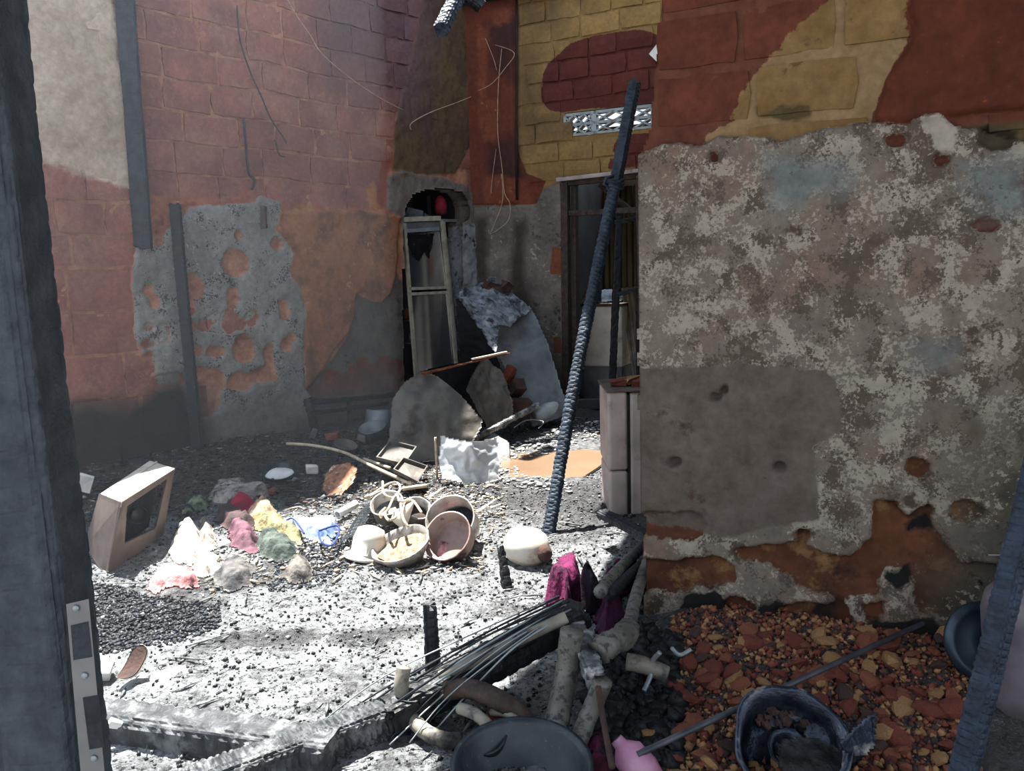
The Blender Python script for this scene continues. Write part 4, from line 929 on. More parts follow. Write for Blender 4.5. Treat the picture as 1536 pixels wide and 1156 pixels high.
# colander strip with real holes
U, V = np.meshgrid(np.linspace(0, 1, 49), np.linspace(0, 1, 19), indexing='ij')
a = G(508, 815, .03); b = G(556, 752, .06); dd = (b-a); wv = np.array([.11, .03, .05])
P = a+U[..., None]*dd+V[..., None]*wv+(.05*np.sin(V*math.pi)*np.sin(U*math.pi*.9+.2))[..., None]*np.array([-.3, -.5, .8])
ii, jj = np.meshgrid(np.arange(48), np.arange(18), indexing='ij')
keep = ~((ii % 3 == 1) & (jj % 3 == 1) & (ii < 34))
Vv, F, _ = slab(P, P-np.array([0, .002, .003]), keep); mesh_obj('colander', Vv, F, M['black_rim'], label='dark perforated colander tipped between blue cloth and upturned pot', cat='colander')
# pale cylinder piece
def cyl(name, p, q, r, mat, label, cat, n=16, parent=None, group=None, hollow=True, smooth=True):
    p = np.array(p, float); q = np.array(q, float); L = np.linalg.norm(q-p); e = MB(); w_ = min(.004, r*.3)
    prof = [(r-w_, .002), (r-w_, 0), (r, 0), (r, L), (r-w_, L), (r-w_, .002)] if hollow else [(0, 0), (r*.92, 0), (r, r*.08), (r, L-r*.08), (r*.92, L), (0, L)]
    e.lathe(prof, M4(p, frame_z(q-p)), n); return e.build(name, mat, parent, smooth=smooth, label=label, cat=cat if label else None, group=group)
cyl('pipe_offcut', G(506, 772, .05), G(534, 755, .07), .026, M['white'], 'short white pipe offcut lying left of the colander', 'pipe')
# tangled wire loops over the pots
loops = [[(574,722),(576,740),(590,746),(600,734),(596,724),(582,726),(560,740),(548,745)], [(590,746),(584,760),(578,772),(584,780),(594,774),(592,762)], [(600,748),(604,775),(612,790)], [(552,746),(575,736),(595,742),(600,752),(618,750),(632,768)], [(578,762),(570,770),(572,776)]]
lb = ['looped pale hose end twisting over the pots', 'small loop of pale hose hanging between the pots', 'straight pale hose piece dropping beside the small pot', 'long pale hose arching over both pots', 'short curl of pale hose on the dented pot']
for i, P_ in enumerate(loops): wire3([G(x, y, .2+.02*(k % 2)) for k, (x, y) in enumerate(P_)], .008, M['wood_pale'], lb[i], 'hose_loop', 'hose', group='pale hose tangled over the pots')
# cooker body
c = G(786, 836); ck = MB(); ck.lathe([(0, 0), (.10, .0), (.125, .04), (.125, .09), (.10, .14), (.05, .165), (0, .17)], M4(c, eul(6, 12, 0)), 28, .06, 8); ck = ck.build('rice_cooker', M['cream'], smooth=True, label='round white cooker shell with brown scorch marks on the ash', cat='cooker')
c2_ = G(812, 830, .07); e = MB(); e.lathe([(0, 0), (.045, 0), (.05, .03), (.03, .05), (0, .055)], M4(c2_, frame_z((.8, -.4, .3))), 16, .1, 3); e.build('melted_lug', M['clay_dark'], ck, smooth=True, label='brown melted lug')
# ================================================================ sheet metal group by the corner
sa = G(848, 624); yb = float(sa[1])
bp = px_panel('metal_sheet', [(728,500),(744,478),(797,462),(806,480),(822,520),(840,580),(850,608),(848,623),(800,640),(780,600),(760,560),(745,532)], [(735,505,8.0),(797,463,8.25),(830,622,7.75)], M['steel'], wr=.03, wsc=2.5, curl=.03, seed=2, label='tall grey sheet metal panel bent over against the back wall', cat='metal sheet')
px_panel('folded_top', [(683,440),(700,430),(735,418),(745,424),(770,440),(797,463),(770,484),(748,490),(744,530),(733,512),(712,478)], [(683,440,7.9),(740,420,8.45),(797,463,8.22)], simple('ashy_crumpled_metal', (148,152,156), (90,94,98), 12, .6, .2, .8, .02, soot=(44,46,50), sscale=8, smask=(.52,.62)), wr=.07, wsc=6, seed=5, parent=bp, label='crumpled ash-covered upper fold')
px_panel('side_flange', [(683,442),(712,480),(744,532),(765,585),(770,612),(720,600),(690,560)], [(683,442,7.95),(744,532,8.0),(700,600,8.3)], M['char_dark'], wr=.015, seed=7, parent=bp)  # black panel for the bent sheet's dark side and interior
c = at_y(742, 430, 8.3); e = MB(); e.box(c, (.2, .14, .10), eul(10, 20, 30), .03).box(c+(.12, 0, .0), (.12, .1, .09), eul(0, 30, 60), .03).box(c+(-.1, 0, -.02), (.1, .1, .08), eul(20, 0, 10), .02); e.build('ash_lump', M['clay_dark'], label='brown ash lump sitting on the crumpled fold of the tall metal panel', cat='ash lump')
px_panel('metal_sheet', [(632,556),(655,562),(690,590),(724,628),(722,640),(705,668),(660,700),(585,712),(582,660),(588,598),(605,572)], [(632,556,6.9),(724,632,6.75),(590,705,6.45)], M['steel_brown'], wr=.05, wsc=2.2, curl=-.05, seed=11, label='broad dull metal sheet leaning in front of the arched opening', cat='metal sheet')
px_panel('metal_sheet', [(722,538),(745,560),(758,590),(767,622),(760,640),(735,650),(716,630),(690,592),(712,556)], [(722,538,7.5),(767,625,7.3),(690,592,7.0)], M['steel_brown'], wr=.06, wsc=4, curl=.06, seed=13, label='narrow curled metal sheet between the broad sheet and the tall panel', cat='metal sheet')
px_panel('metal_sheet', [(632,556),(722,538),(745,600),(735,640),(700,640)], [(632,556,7.1),(722,538,7.6),(700,640,7.4)], M['char_dark'], wr=.02, seed=15, label='black sooty metal sheet in the hollow behind the broad sheet', cat='metal sheet')  # black panel put in for the dark between the two leaves
px_panel('metal_sheet', [(655,690),(724,640),(762,660),(768,700),(700,712)], [(655,692,6.5),(730,650,6.9),(768,700,6.4)], M['steel_brown'], wr=.03, seed=17, label='low metal sheet lying behind the crumpled tin', cat='metal sheet')
timber('burnt_strip', at_y(634, 560, 6.85), at_y(762, 530, 7.2), .05, .022, M['rust'], 'thin burnt strip with a bright tip lying across the top of the metal sheets', 'strip', n=12, step=.02, taper=.5, seed=3)
e = at_y(708, 541, 7.05); f_ = at_y(760, 530, 7.19); mb = MB(); mb.beam(e+(0, 0, .014), f_+(0, 0, .012), .035, .012, jit=.003); mb.build('split_lath', M['wood_pale'], label='bright split lath on the end of the burnt strip', cat='strip')
# bucket
p = G(800, 628, .1); q = G(842, 606, .12); q = at_y(838, 607, p[1]+.25)
e = MB(); d_ = q-p; L = np.linalg.norm(d_); e.lathe([(0, 0), (.085, 0), (.125, L), (.13, L), (.13, L-.01), (.12, L-.02), (.08, .01), (0, .01)], M4(p, frame_z(d_)), 26); e.build('zinc_bucket', M['zinc'], smooth=True, label='grey zinc bucket lying on its side at the foot of the tall panel', cat='bucket')
timber('charred_stick', G(704, 662, .12), at_y(806, 608, 7.3), .06, .05, M['char_ash'], 'whitish cracked charred stick slanting beside the crumpled tin', 'stick', cell=(.025, .04), depth=.008, seed=21, step=.008)
wire3([at_y(771, 641, 7.1), at_y(790, 630, 7.4), at_y(815, 632, 7.4), at_y(808, 642, 7.1)], .005, M['zinc'], 'thin bent wire frame on the floor before the bucket', 'wire_frame', 'wire', 3)
# crumpled tin canister
tn = px_panel('crumpled_tin', [(662,650),(676,657),(700,662),(725,660),(746,655),(750,664),(749,722),(742,726),(700,724),(662,716),(658,690)], [(662,652,5.85),(748,656,5.9),(700,724,5.75)], M['tin'], res=.012, wr=.06, wsc=5, seed=33, curl=-.03, label='bright crumpled tin sheet standing beside the puddle', cat='tin')
wire3([G(656, 716, .02), at_y(653, 656, 5.8)], .009, M['wood_pale'], 'pale thin stick standing at the left edge of the crumpled tin', 'thin_stick', 'stick')
# square trays
def tray(q, Y, label, mat=M['steel_brown'], h=.03):
    P = [np.array(at_y(x, y, yy)) for (x, y), yy in zip(q, Y)]; c = sum(P)/4; n = np.cross(P[1]-P[0], P[2]-P[0]); n /= np.linalg.norm(n); n = n if n@(CAM-c) > 0 else -n
    V = P+[p*.9+c*.1-n*0 for p in P]; V = [p+n*h for p in P]+[c+(p-c)*.92+n*h for p in P]+[c+(p-c)*.88+n*.004 for p in P]+[c+(p-c)*.95 for p in P]
    F = []
    for i in range(4):
        j = (i+1) % 4; F += [(i, j, 4+j, 4+i), (4+i, 4+j, 8+j, 8+i), (j, i, 12+i, 12+j)]
    F += [(8, 9, 10, 11), (15, 14, 13, 12)]
    return MB().add(V, F).build('baking_tray', mat, label=label, cat='tray', group='square trays in the debris')
tray([(563,690),(584,664),(624,674),(606,700)], (5.9, 6.2, 6.2, 5.9), 'rear square tray in the debris below the bench')
tray([(588,708),(603,690),(640,703),(625,727)], (5.55, 5.75, 5.75, 5.45), 'front square tray with a pale rim, left of the crumpled tin')
# bench remains
bn = empty('burnt_bench', on(G(462, 656)), 'charred bench frame standing against the sooty plaster', 'bench')
lgp = wallpt(WL, 461, 655, .16); yl = float(lgp[1])
timber('leg', lgp, at_y(462, 598, yl), .075, .06, M['char_dark'], parent=bn, n=16, seed=2); 
timber('rail', at_y(458, 605, yl), wallpt(WL, 588, 590, .12), .07, .05, M['char_dark'], parent=bn, n=16, seed=3)
timber('rail', at_y(468, 620, yl-.1), wallpt(WL, 560, 602, .2), .06, .045, M['char_dark'], parent=bn, n=16, seed=4)
timber('leg', wallpt(WL, 516, 655, .1), wallpt(WL, 514, 600, .1), .05, .05, M['char_brown'], parent=bn, n=16, seed=5)
cyl('scorched_drum', wallpt(WL, 537, 652, .3), wallpt(WL, 540, 610, .3), .13, M['steel'], 'dented grey metal drum under the bench rail', 'drum')
pot('cooking_pot', 560, 648, .12, .1, (-.1, -.3, .95), M['steel'], 'grey pot with a thick rim beside the metal drum', 'pot', dz=.08, seed=14)
pot('cooking_pot', 517, 672, .10, .07, (.3, -.2, .9), M['steel_brown'], 'half-buried brown pan behind the long lath', 'pot', dz=.05, seed=15)
# laths
wire3([G(430, 665, .12), G(470, 668, .14), G(515, 678, .15), G(560, 700, .14), G(617, 726, .10)], .013, M['wood_pale'], 'long pale bent lath lying across the debris', 'bent_lath', 'lath', n=6)
wire3([G(546, 688, .13), G(585, 702, .13)], .012, M['wood_pale'], 'short pale lath lying above the long bent one', 'bent_lath', 'lath')
wire3([G(640, 728, .10), G(604, 733, .10)], .014, M['wood_pale'], 'short thick lath end at the foot of the long bent one', 'bent_lath', 'lath')
for i, ((a0, a1), (b0, b1), lb_) in enumerate((((716,768), (742,750), 'pointed pale splinter right of the large basin'), ((645,745),(664,732), 'pale splinter left of the tin shadow'), ((735,762),(752,756), 'thin splinter right of the pointed one'), ((578,735),(560,752), 'thin pale splinter over the colander rim'))):
    timber('splinter', G(a0, a1, .06), G(b0, b1, .08), .035, .018, M['wood_pale'], lb_, 'splinter', n=10, step=.02, taper=.3, seed=40+i, group='pale wood splinters by the pots')
px_panel('burnt_palm_fan', [(488,712),(500,697),(522,694),(536,704),(530,722),(512,742),(492,746),(484,734)], [(486,742,5.6),(500,696,5.9),(534,705,5.75)], simple('burnt_wicker', (168,120,88), (96,52,38), 18, .9, .0, .6, .01, soot=(196,180,160), sscale=16, smask=(.56,.64)), wr=.02, wsc=9, seed=9, amp=.01, label='reddish burnt wicker fan standing left of the trays', cat='fan')
e = MB(); c = G(468, 703, .06); e.box(c, (.09, .07, .06), eul(10, 5, 20), .008); o = e.build('white_block', M['white'], label='small white block beside the ash-filled pan', cat='block'); m = o.modifiers.new('b', 'BEVEL'); m.width = .01; m.segments = 2
e = MB(); c = G(126, 722, .12); e.box(c, (.1, .05, .14), eul(14, 20, 10), .02); e.build('plaster_chunk', M['white'], label='pale plaster chunk behind the plastic casing by the jamb', cat='plaster chunk')
e = MB(); c = G(409, 737, .03); e.box(c, (.05, .04, .04), eul(14, 20, 10), .01); e.build('red_clay_bit', M['clay_red'], label='small red clay bit just below the ash-filled pan', cat='clay bit')
# ================================================================ the leaning pole, tank, puddle
pb = G(822, 806, -.02); pt_ = at_y(952, 126, 5.75)
pk = pb+(pt_-pb)*.757
pole = empty('charred_pole', pb, 'long charred pole leaning in front of the back doorway', 'pole')
timber('pole_shaft', pb, pk, .085, .075, M['char_blue'], parent=pole, cell=(.03, .05), depth=.005, n=24, step=.006, seed=2, sq=0, bend=.02)
timber('pole_top', pk, pt_, .075, .07, M['char_blue'], parent=pole, cell=(.03, .045), depth=.004, n=20, step=.01, seed=3, sq=.1)
e = MB(); dpp = (pt_-pb)/np.linalg.norm(pt_-pb)
for k in range(3): e.tube([pk+dpp*(.02*k-.03)+np.array([.05*math.cos(t), .05*math.sin(t), .012*math.sin(t*2+k)]) for t in np.linspace(0, 2*math.pi, 14)], .012, 6)
e.tube([pk+(-.04, -.03, -.02), pk+(-.085, -.05, -.01), pk+(-.07, -.05, .03), pk+(-.02, -.04, .04)], .012, 6)
e.build('rope_knot', M['char_blue'], pole, smooth=True)
tb = G(940, 772); tx0 = at_y(913, 700, tb[1]-.02)[0]
tk = empty('water_tank', (tx0+.25, tb[1]+.22, 0), 'tall scorched white metal tank standing behind the plastered corner', 'tank')
def bbox_obj(name, x0, x1, y0, y1, z0, z1, mat, par, bev=.02, **kw):
    e = MB(); e.box(((x0+x1)/2, (y0+y1)/2, (z0+z1)/2), (x1-x0, y1-y0, z1-z0)); o = e.build(name, mat, par, **kw)
    m = o.modifiers.new('b', 'BEVEL'); m.width = bev; m.segments = 3; return o
ty = float(tb[1]); tzt = float(at_y(930, 588, ty)[2]); xs = at_y(944, 700, ty)[0]; zs = float(at_y(930, 707, ty)[2])
bbox_obj('tank_body', tx0, xs-.006, ty, ty+.45, zs+.006, tzt, M['tank'], tk); bbox_obj('tank_base', tx0+.005, xs-.006, ty+.005, ty+.45, 0, zs, M['tank'], tk)
bbox_obj('tank_side', xs+.006, xs+.35, ty+.01, ty+.45, 0, tzt-.01, M['tank'], tk); bbox_obj('seam', xs-.008, xs+.008, ty+.012, ty+.4, 0, tzt-.02, M['char_dark'], tk, .002)
bbox_obj('tank_lid', tx0-.01, xs+.34, ty-.01, ty+.46, tzt, tzt+.02, M['casing_side'], tk, .008)
for i, (x, y, a) in enumerate(((928, 577, .07), (944, 574, .09), (957, 577, .07), (938, 582, .05))):
    e = MB(); c = at_y(x, y, ty+.12+.05*(i % 2)); c[2] = tzt+.02+a*.3; e.box(c, (a*1.5, a, a*.6), eul(0, 0, 40*i), .012)
    e.build('brick_fragment', [M['clay_red'], M['clay_ochre']][i % 2], label=['small red brick fragment at the left end of the tank top', 'largest ochre brick fragment on the tank top', 'red brick fragment on the tank top nearest the plastered corner', 'little ochre brick fragment at the front of the tank top'][i], cat='brick fragment', group='brick fragments on the tank')
# puddle
PD = [(748,700),(772,672),(800,664),(850,664),(908,640),(914,662),(908,690),(880,712),(850,728),(815,732),(780,726),(752,716)]
pp = np.array([at_z(x, y, .0)[:2] for x, y in PD]); pp = np.array(smooth_path([(*q, 0) for q in np.vstack([pp, pp[:1]])], 4))[:-1, :2]
n = len(pp); V = [(x, y, .004) for x, y in pp]+[(x, y, -.03) for x, y in pp]
mesh_obj('puddle', V, [tuple(range(n)), tuple(range(n, 2*n))[::-1]]+[(i, (i+1) % n, n+(i+1) % n, n+i) for i in range(n)], M['water'], label='muddy orange-brown puddle between crumpled tin and tank', cat='puddle')
# ================================================================ nearer ground: sticks, pipes, bundles
timber('charred_stub', G(652, 1045, -.02), at_y(645, 910, G(652, 1045)[1]+.02), .055, .05, M['char'], 'upright charred stub standing alone in the white ash', 'stub', cell=(.04, .03), n=24, seed=6)
timber('charred_stub', G(762, 888, -.01), at_y(752, 824, G(762, 888)[1]+.1), .06, .04, M['char_dark'], 'small dark stub in front of the white cooker', 'stub', taper=.6, n=16, seed=7)
timber('fallen_beam', G(100, 1075, .04), G(500, 1128, .05), .15, .14, M['beam_ash'], 'thick fallen beam with an ash-white top beside the jamb', 'beam', cell=(.05, .05), depth=.006, n=40, seed=8)
timber('fallen_beam', G(215, 1210, .05), G(625, 1058, .06), .13, .12, M['beam_ash'], 'fallen beam with deep crocodile charring at the bottom', 'beam', cell=(.022, .03), depth=.009, n=44, step=.007, seed=9)
timber('fallen_beam', G(585, 1075, .06), G(865, 922, .20), .14, .13, M['char_dark'], 'dark fallen beam under the wire bundle', 'beam', cell=(.06, .05), depth=.006, n=32, seed=10)
cyl('pale_pipe', G(660, 1015, .16), G(850, 925, .33), .022, M['pvc'], 'slim pale pipe resting along the dark fallen beam', 'pipe', hollow=False)
rw = random.Random(3)
for k in range(16):
    f = k/15; a = (845+rw.uniform(-12, 12), 893+34*f); b = (470+190*f+rw.uniform(-20, 20), 1098-10*f+rw.uniform(-25, 25))
    m1 = ((a[0]*.66+b[0]*.34)+rw.uniform(-6, 6), (a[1]*.66+b[1]*.34)-14+rw.uniform(-5, 5)); m2 = ((a[0]*.3+b[0]*.7)+rw.uniform(-8, 8), (a[1]*.3+b[1]*.7)-12+rw.uniform(-5, 5))
    wire3([G(*a, .33), G(*m1, .27), G(*m2, .15+rw.uniform(-.03, .03)), G(*b, .02)], rw.uniform(.0022, .004), M['black_rim'] if k % 3 else M['zinc'], 'one of the thin wires fanning from the pink rag to the white ash', 'bundle_wire', 'wire', 6, group='wires fanned over the fallen beam')
def pipe(name, pts, r, mat, label, cat='pipe', n=12, seg=8, wob=.05): 
    P = smooth_path([G(*p[:2], p[2]) for p in pts], seg); e = MB(); e.tube(P, r, n, wob=wob); return e.build(name, mat, smooth=True, label=label, cat=cat)
pipe('bent_hose', [(606,1000,.22),(602,1030,.16),(610,1062,.08),(632,1092,.05),(662,1108,.03),(690,1110,.02)], .026, M['pvc'], 'curved grey hose bending round the charred stub', 'hose')
pipe('dark_hose', [(655,1040,.10),(700,1032,.16),(745,1048,.16),(780,1072,.10),(802,1106,.03)], .034, M['char_brown'], 'thick dark hose arching towards the black basin', 'hose')
pipe('pale_branch', [(690,1062,.12),(715,1072,.12),(742,1096,.08),(772,1110,.05)], .02, M['pvc'], 'pale forked branch lying behind the black basin', 'branch')
pipe('thin_branch', [(738,1068,.10),(765,1072,.12),(790,1092,.08)], .012, M['pvc'], 'thin grey twig under the thick dark hose', 'branch')
pipe('mottled_pipe', [(858,945,.32),(850,1010,.16),(838,1070,.08),(828,1120,.02)], .042, M['pipe'], 'thick mottled grey pipe slanting down beside the black basin')
pipe('mottled_pipe', [(905,1020,.22),(888,1062,.12),(864,1120,.03)], .032, M['pipe'], 'second mottled pipe right of the thick one')
pipe('standing_pipe', [(976,826,.16),(962,868,.16),(955,890,.20),(942,945,.22)], .026, M['pipe'], 'slim grey pipe leaning at the foot of the plastered corner')
pipe('slanting_pipe', [(900,888,.22),(930,852,.18),(966,818,.08)], .028, M['pipe'], 'grey pipe slanting up to the plastered corner')
pipe('dark_pipe', [(915,892,.20),(945,862,.16),(972,838,.08)], .026, M['char'], 'charred rod lying alongside the slanting grey pipe', 'rod')
pipe('elbow_pipe', [(896,980,.24),(915,965,.25),(932,958,.24),(942,945,.22)], .045, M['pipe'], 'lumpy grey pipe elbow joining the pipes', 'pipe elbow', wob=.12)
pipe('short_pipe', [(940,992,.12),(968,998,.10),(1000,1012,.06)], .032, M['pvc'], 'short pale pipe poking towards the orange rubble')
pipe('hook', [(990,978,.16),(978,992,.12),(976,1012,.08),(966,1036,.05)], .009, M['zinc'], 'thin grey wire hook in front of the short pale pipe', 'hook')
pipe('hook', [(1008,972,.12),(1020,982,.12),(1036,974,.12)], .008, M['zinc'], 'small pale curl of wire at the wall foot', 'hook')
pipe('rusty_stick', [(897,1030,.26),(905,1080,.16),(918,1150,.12)], .010, M['clay_dark'], 'rusty brown stick dangling over the pink bottle', 'stick')
pipe('dark_stick', [(880,955,.22),(884,1000,.2),(900,1040,.18)], .03, M['char_ash'], 'ash-covered stick between the two mottled pipes', 'stick', wob=.15)
timber('charred_plank', G(905, 770, .18), G(985, 812, .20), .08, .05, M['char'], 'short charred plank jutting out at the tank foot', 'plank', n=20, seed=17)
timber('charred_plank', G(860, 930, .2), G(892, 1010, .26), .07, .03, M['char_ash'], 'ashy plank propped between pink rag and mottled pipe', 'plank', n=20, seed=18)
mg = CM('magenta_rag', (104,38,72), (52,24,42), 10, (36,26,34))
def hp(poly, mat, h, seed, label, name='pink_rag', base=.12, **kw): return heap(name, poly, mat, h*.45, 16, 20, .010, seed, base=base, label=label, cat='cloth', group='burnt magenta rags by the pipes', **kw)
hp([(816,905),(832,880),(858,872),(876,882),(872,912),(862,950),(846,948),(836,918)], mg, .26, 3, 'burnt magenta rag at the upper end of the wire bundle')
hp([(900,900),(930,872),(962,850),(968,862),(940,890),(912,912)], mg, .16, 5, 'magenta rag strip squeezed between the slanting pipes')
hp([(895,930),(905,905),(930,905),(938,930),(925,960),(905,985),(895,960)], CM('dark_purple_rag', (70,34,58), (36,24,34), 10), .18, 7, 'dark purple rag hanging below the pipe joint')
hp([(852,895),(880,876),(900,890),(905,915),(880,925)], CM('black_purple_rag', (52,42,52), (28,26,32), 10), .2, 9, 'blackened rag beside the magenta one')
# basin and bottle at the bottom
c = G(782, 1170, .05); bs = MB(); bs.lathe([(0, 0), (.15, 0), (.20, .13), (.212, .135), (.215, .15), (.20, .15), (.19, .135), (.14, .01), (0, .01)], M4(c-(0, 0, .08), frame_z((.02, -.10, .98))), 40); bs.build('plastic_basin', M['basin'], smooth=True, label='round black plastic basin speckled with ash at the bottom', cat='basin')
c = G(945, 1150, .0); p_ = G(925, 1108, .12); q_ = G(958, 1150, .04)
e = MB(); d_ = q_-p_; L = np.linalg.norm(d_)+.06; e.lathe([(0, 0), (.02, 0), (.022, .02), (.05, .05), (.055, L*.7), (.045, L), (0, L)], M4(p_, frame_z(d_)), 18, .15, 4); e.build('plastic_bottle', simple('faded_pink_plastic', (186,140,160), (140,84,116), 7, .5, 0, .3, .005, soot=(60,40,44), sscale=7, smask=(.58,.68)), smooth=True, label='faded pink plastic bottle at the foot of the rusty stick', cat='bottle')
hp([(878,1120),(900,1095),(925,1100),(915,1130),(925,1170),(895,1180)], CM('maroon_rag', (96,40,62), (40,24,32), 10), .12, 12, 'maroon rag left of the pink bottle', base=.03)
e = MB(); e.lathe([(.0, 0), (.05, .0), (.065, .04), (.06, .045), (.04, .01), (0, .01)], M4(G(735, 1118, .04), eul(20, -10, 0)), 20, .1, 3); e.build('small_dish', M['black_rim'], smooth=True, label='small dark dish behind the black basin', cat='dish')
e = MB(); c = G(752, 1085, .06); e.box(c, (.07, .05, .04), eul(10, 5, 20), .012); e.build('orange_clay_bit', M['clay_red'], label='orange clay bit under the thick dark hose', cat='clay bit')
# white scraps by the jamb
px_panel('white_board', [(222,1012),(245,1003),(278,998),(286,1048),(232,1032)], [(222,1014,3.0),(278,998,3.08),(284,1048,2.90)], M['white'], wr=.01, label='white board fragment lying at the end of the fallen beam', cat='board')
e = MB(); c = G(158, 1005, .04); e.box(c, (.05, .08, .06), eul(20, 10, 20), .012); e.build('white_chunk', M['white'], label='white chunk against the jamb beside the fallen beam', cat='chunk')
e = MB(); c = G(172, 1085, .08); e.box(c, (.035, .02, .03), eul(20, 30, 20), .006); e.build('white_chunk', M['white'], label='tiny white chunk on the side of the fallen beam', cat='chunk')
sn = empty('sandal', on(G(202, 990)), 'upturned brown sandal with a pale sole in the ash near the jamb', 'sandal')
c = G(202, 1000, .05); U, V = np.meshgrid(np.linspace(-1, 1, 21), np.linspace(-1, 1, 9), indexing='ij')
Pt = lambda z0: np.stack([c[0]+V*.034*np.sqrt(np.clip(1.02-U**4, 0, 1))+.02*U, c[1]+U*.05-z0*.8, c[2]+z0*.6+.045*U+.02*U*U], -1)
Vv, F, _ = slab(Pt(.012), Pt(0), np.ones((20, 8), bool)); mesh_obj('sole', Vv, F, M['white'], sn, smooth=True)
Vv, F, _ = slab(Pt(.022)*1+0, Pt(.013), np.ones((20, 8), bool)); mesh_obj('insole', Vv, F, M['clay_dark'], sn, smooth=True)
# ================================================================ right side: rubble, burnt pot, rod, beam, lid, cylinder
rb = empty('rubble_heap', on(G(1200, 1040)), 'heap of broken orange brick rubble at the foot of the plastered wall', 'rubble')
cm_ = [M['clay_red'], M['clay'], M['clay_ochre'], M['clay_dark'], M['clay'], M['clay_red'], M['clay_ochre']]
rr_ = random.Random(11); RBP = [(985,985),(1010,925),(1060,908),(1150,905),(1260,908),(1340,908),(1400,906),(1440,985),(1470,1040),(1470,1200),(1000,1200),(960,1130),(985,1060)]
def stone(rr):
    P = []
    nth = 6
    for lv, (zr, rd) in enumerate(((-.5, .55), (-.1, 1.0), (.35, .8))):
        for k in range(nth):
            t = 2*math.pi*(k+.5*(lv % 2))/nth; q = rd*rr.uniform(.75, 1.15); P.append((q*math.cos(t), q*math.sin(t)*.85, zr+rr.uniform(-.12, .12)))
    P.append((rr.uniform(-.1, .1), 0, -.65)); P.append((rr.uniform(-.2, .2), rr.uniform(-.2, .2), .55))
    F = []
    for lv in (0, 1):
        for k in range(nth): F.append((lv*nth+k, lv*nth+(k+1) % nth, (lv+1)*nth+(k+1) % nth, (lv+1)*nth+k))
    for k in range(nth): F.append((18, (k+1) % nth, k)); F.append((19, 12+k, 12+(k+1) % nth))
    return np.array(P), F
protos = []
for i in range(28):
    P, F = stone(rr_); me = bpy.data.meshes.new('brick_fragment'); me.from_pydata([tuple(p) for p in P], [], F); me.materials.append(cm_[i % 7]); protos.append(me)
def inpoly(x, y, poly): return float(sdf_poly(np.array(x), np.array(y), poly)) > 0
pw = Vector(rb['_w']); cnt = 0; RBW = [tuple(G(*q)[:2]) for q in RBP]
while cnt < 300:
    x, y = rr_.uniform(960, 1470), 950+230*rr_.random()**1.3
    if not inpoly(x, y, RBP): continue
    p = G(x, y); s_ = rr_.choice([.014, .018, .024, .032, .046])*rr_.uniform(.8, 1.25)
    o = bpy.data.objects.new('brick_fragment', rr_.choice(protos)); col.objects.link(o); o.parent = rb
    o.location = Vector((p[0], p[1], float(fz(p[0], p[1]))+s_*.35))-pw; o.rotation_euler = (rr_.uniform(-.6, .6), rr_.uniform(-.6, .6), rr_.uniform(0, 6.3)); o.scale = (s_*rr_.uniform(.8, 1.3), s_, s_*rr_.uniform(.6, 1)); cnt += 1
def scatter(name, n, sampler, size, mats, flat=(1, 1, 1), seed=0, lift=.3, label=None, parent=None, cat=None, tilt=.6, kind='stuff', nth=5):
    """many small pieces in one object per material"""
    rg = np.random.default_rng(seed); out = []
    for mi, mt in enumerate(mats if isinstance(mats, list) else [mats]):
        nn = n//len(mats) if isinstance(mats, list) else n
        XY = sampler(rg, nn); nn = len(XY)
        base = np.array([[math.cos(2*math.pi*k/nth), math.sin(2*math.pi*k/nth), 0] for k in range(nth)]+[[0, 0, 1], [0, 0, -.6]])
        B = base[None]*rg.uniform(.6, 1.3, (nn, nth+2, 1))*np.array(flat)
        sz_ = size[0]*(size[1]/size[0])**(rg.random(nn)**1.6)
        az = rg.uniform(0, 2*math.pi, nn); tx = rg.normal(0, tilt, nn)
        B = B*sz_[:, None, None]
        y, z = B[..., 1].copy(), B[..., 2].copy(); B[..., 1] = y*np.cos(tx)[:, None]-z*np.sin(tx)[:, None]; B[..., 2] = y*np.sin(tx)[:, None]+z*np.cos(tx)[:, None]
        x, y = B[..., 0].copy(), B[..., 1].copy(); B[..., 0] = x*np.cos(az)[:, None]-y*np.sin(az)[:, None]; B[..., 1] = x*np.sin(az)[:, None]+y*np.cos(az)[:, None]
        Z = fz(XY[:, 0], XY[:, 1])+sz_*lift
        P = B+np.concatenate([XY, Z[:, None]], 1)[:, None]
        f = np.array([[k, (k+1) % nth, nth] for k in range(nth)]+[[(k+1) % nth, k, nth+1] for k in range(nth)])
        F = (f[None]+(np.arange(nn)*(nth+2))[:, None, None]).reshape(-1, 3)
        o = mesh_obj(name, P.reshape(-1, 3), F, mt, parent, kind=kind)
        if label and parent is None: o['label'] = label if isinstance(label, str) else label[mi]; o['category'] = cat
        out.append(o)
    return out
def poly_sampler(poly, power=1.0):
    pts = np.array(poly); lo, hi = pts.min(0), pts.max(0)
    def f(rg, n):
        out = np.zeros((0, 2))
        while len(out) < n:
            q = rg.uniform(lo, hi, (n*2, 2)); out = np.concatenate([out, q[sdf_poly(q[:, 0], q[:, 1], pts) > 0]])
        return out[:n]
    return f
scatter('brick_crumbs', 9000, poly_sampler(RBW), (.005, .02), [M['clay_red'], M['clay'], M['clay_ochre'], M['clay_dark']], seed=3, parent=rb)
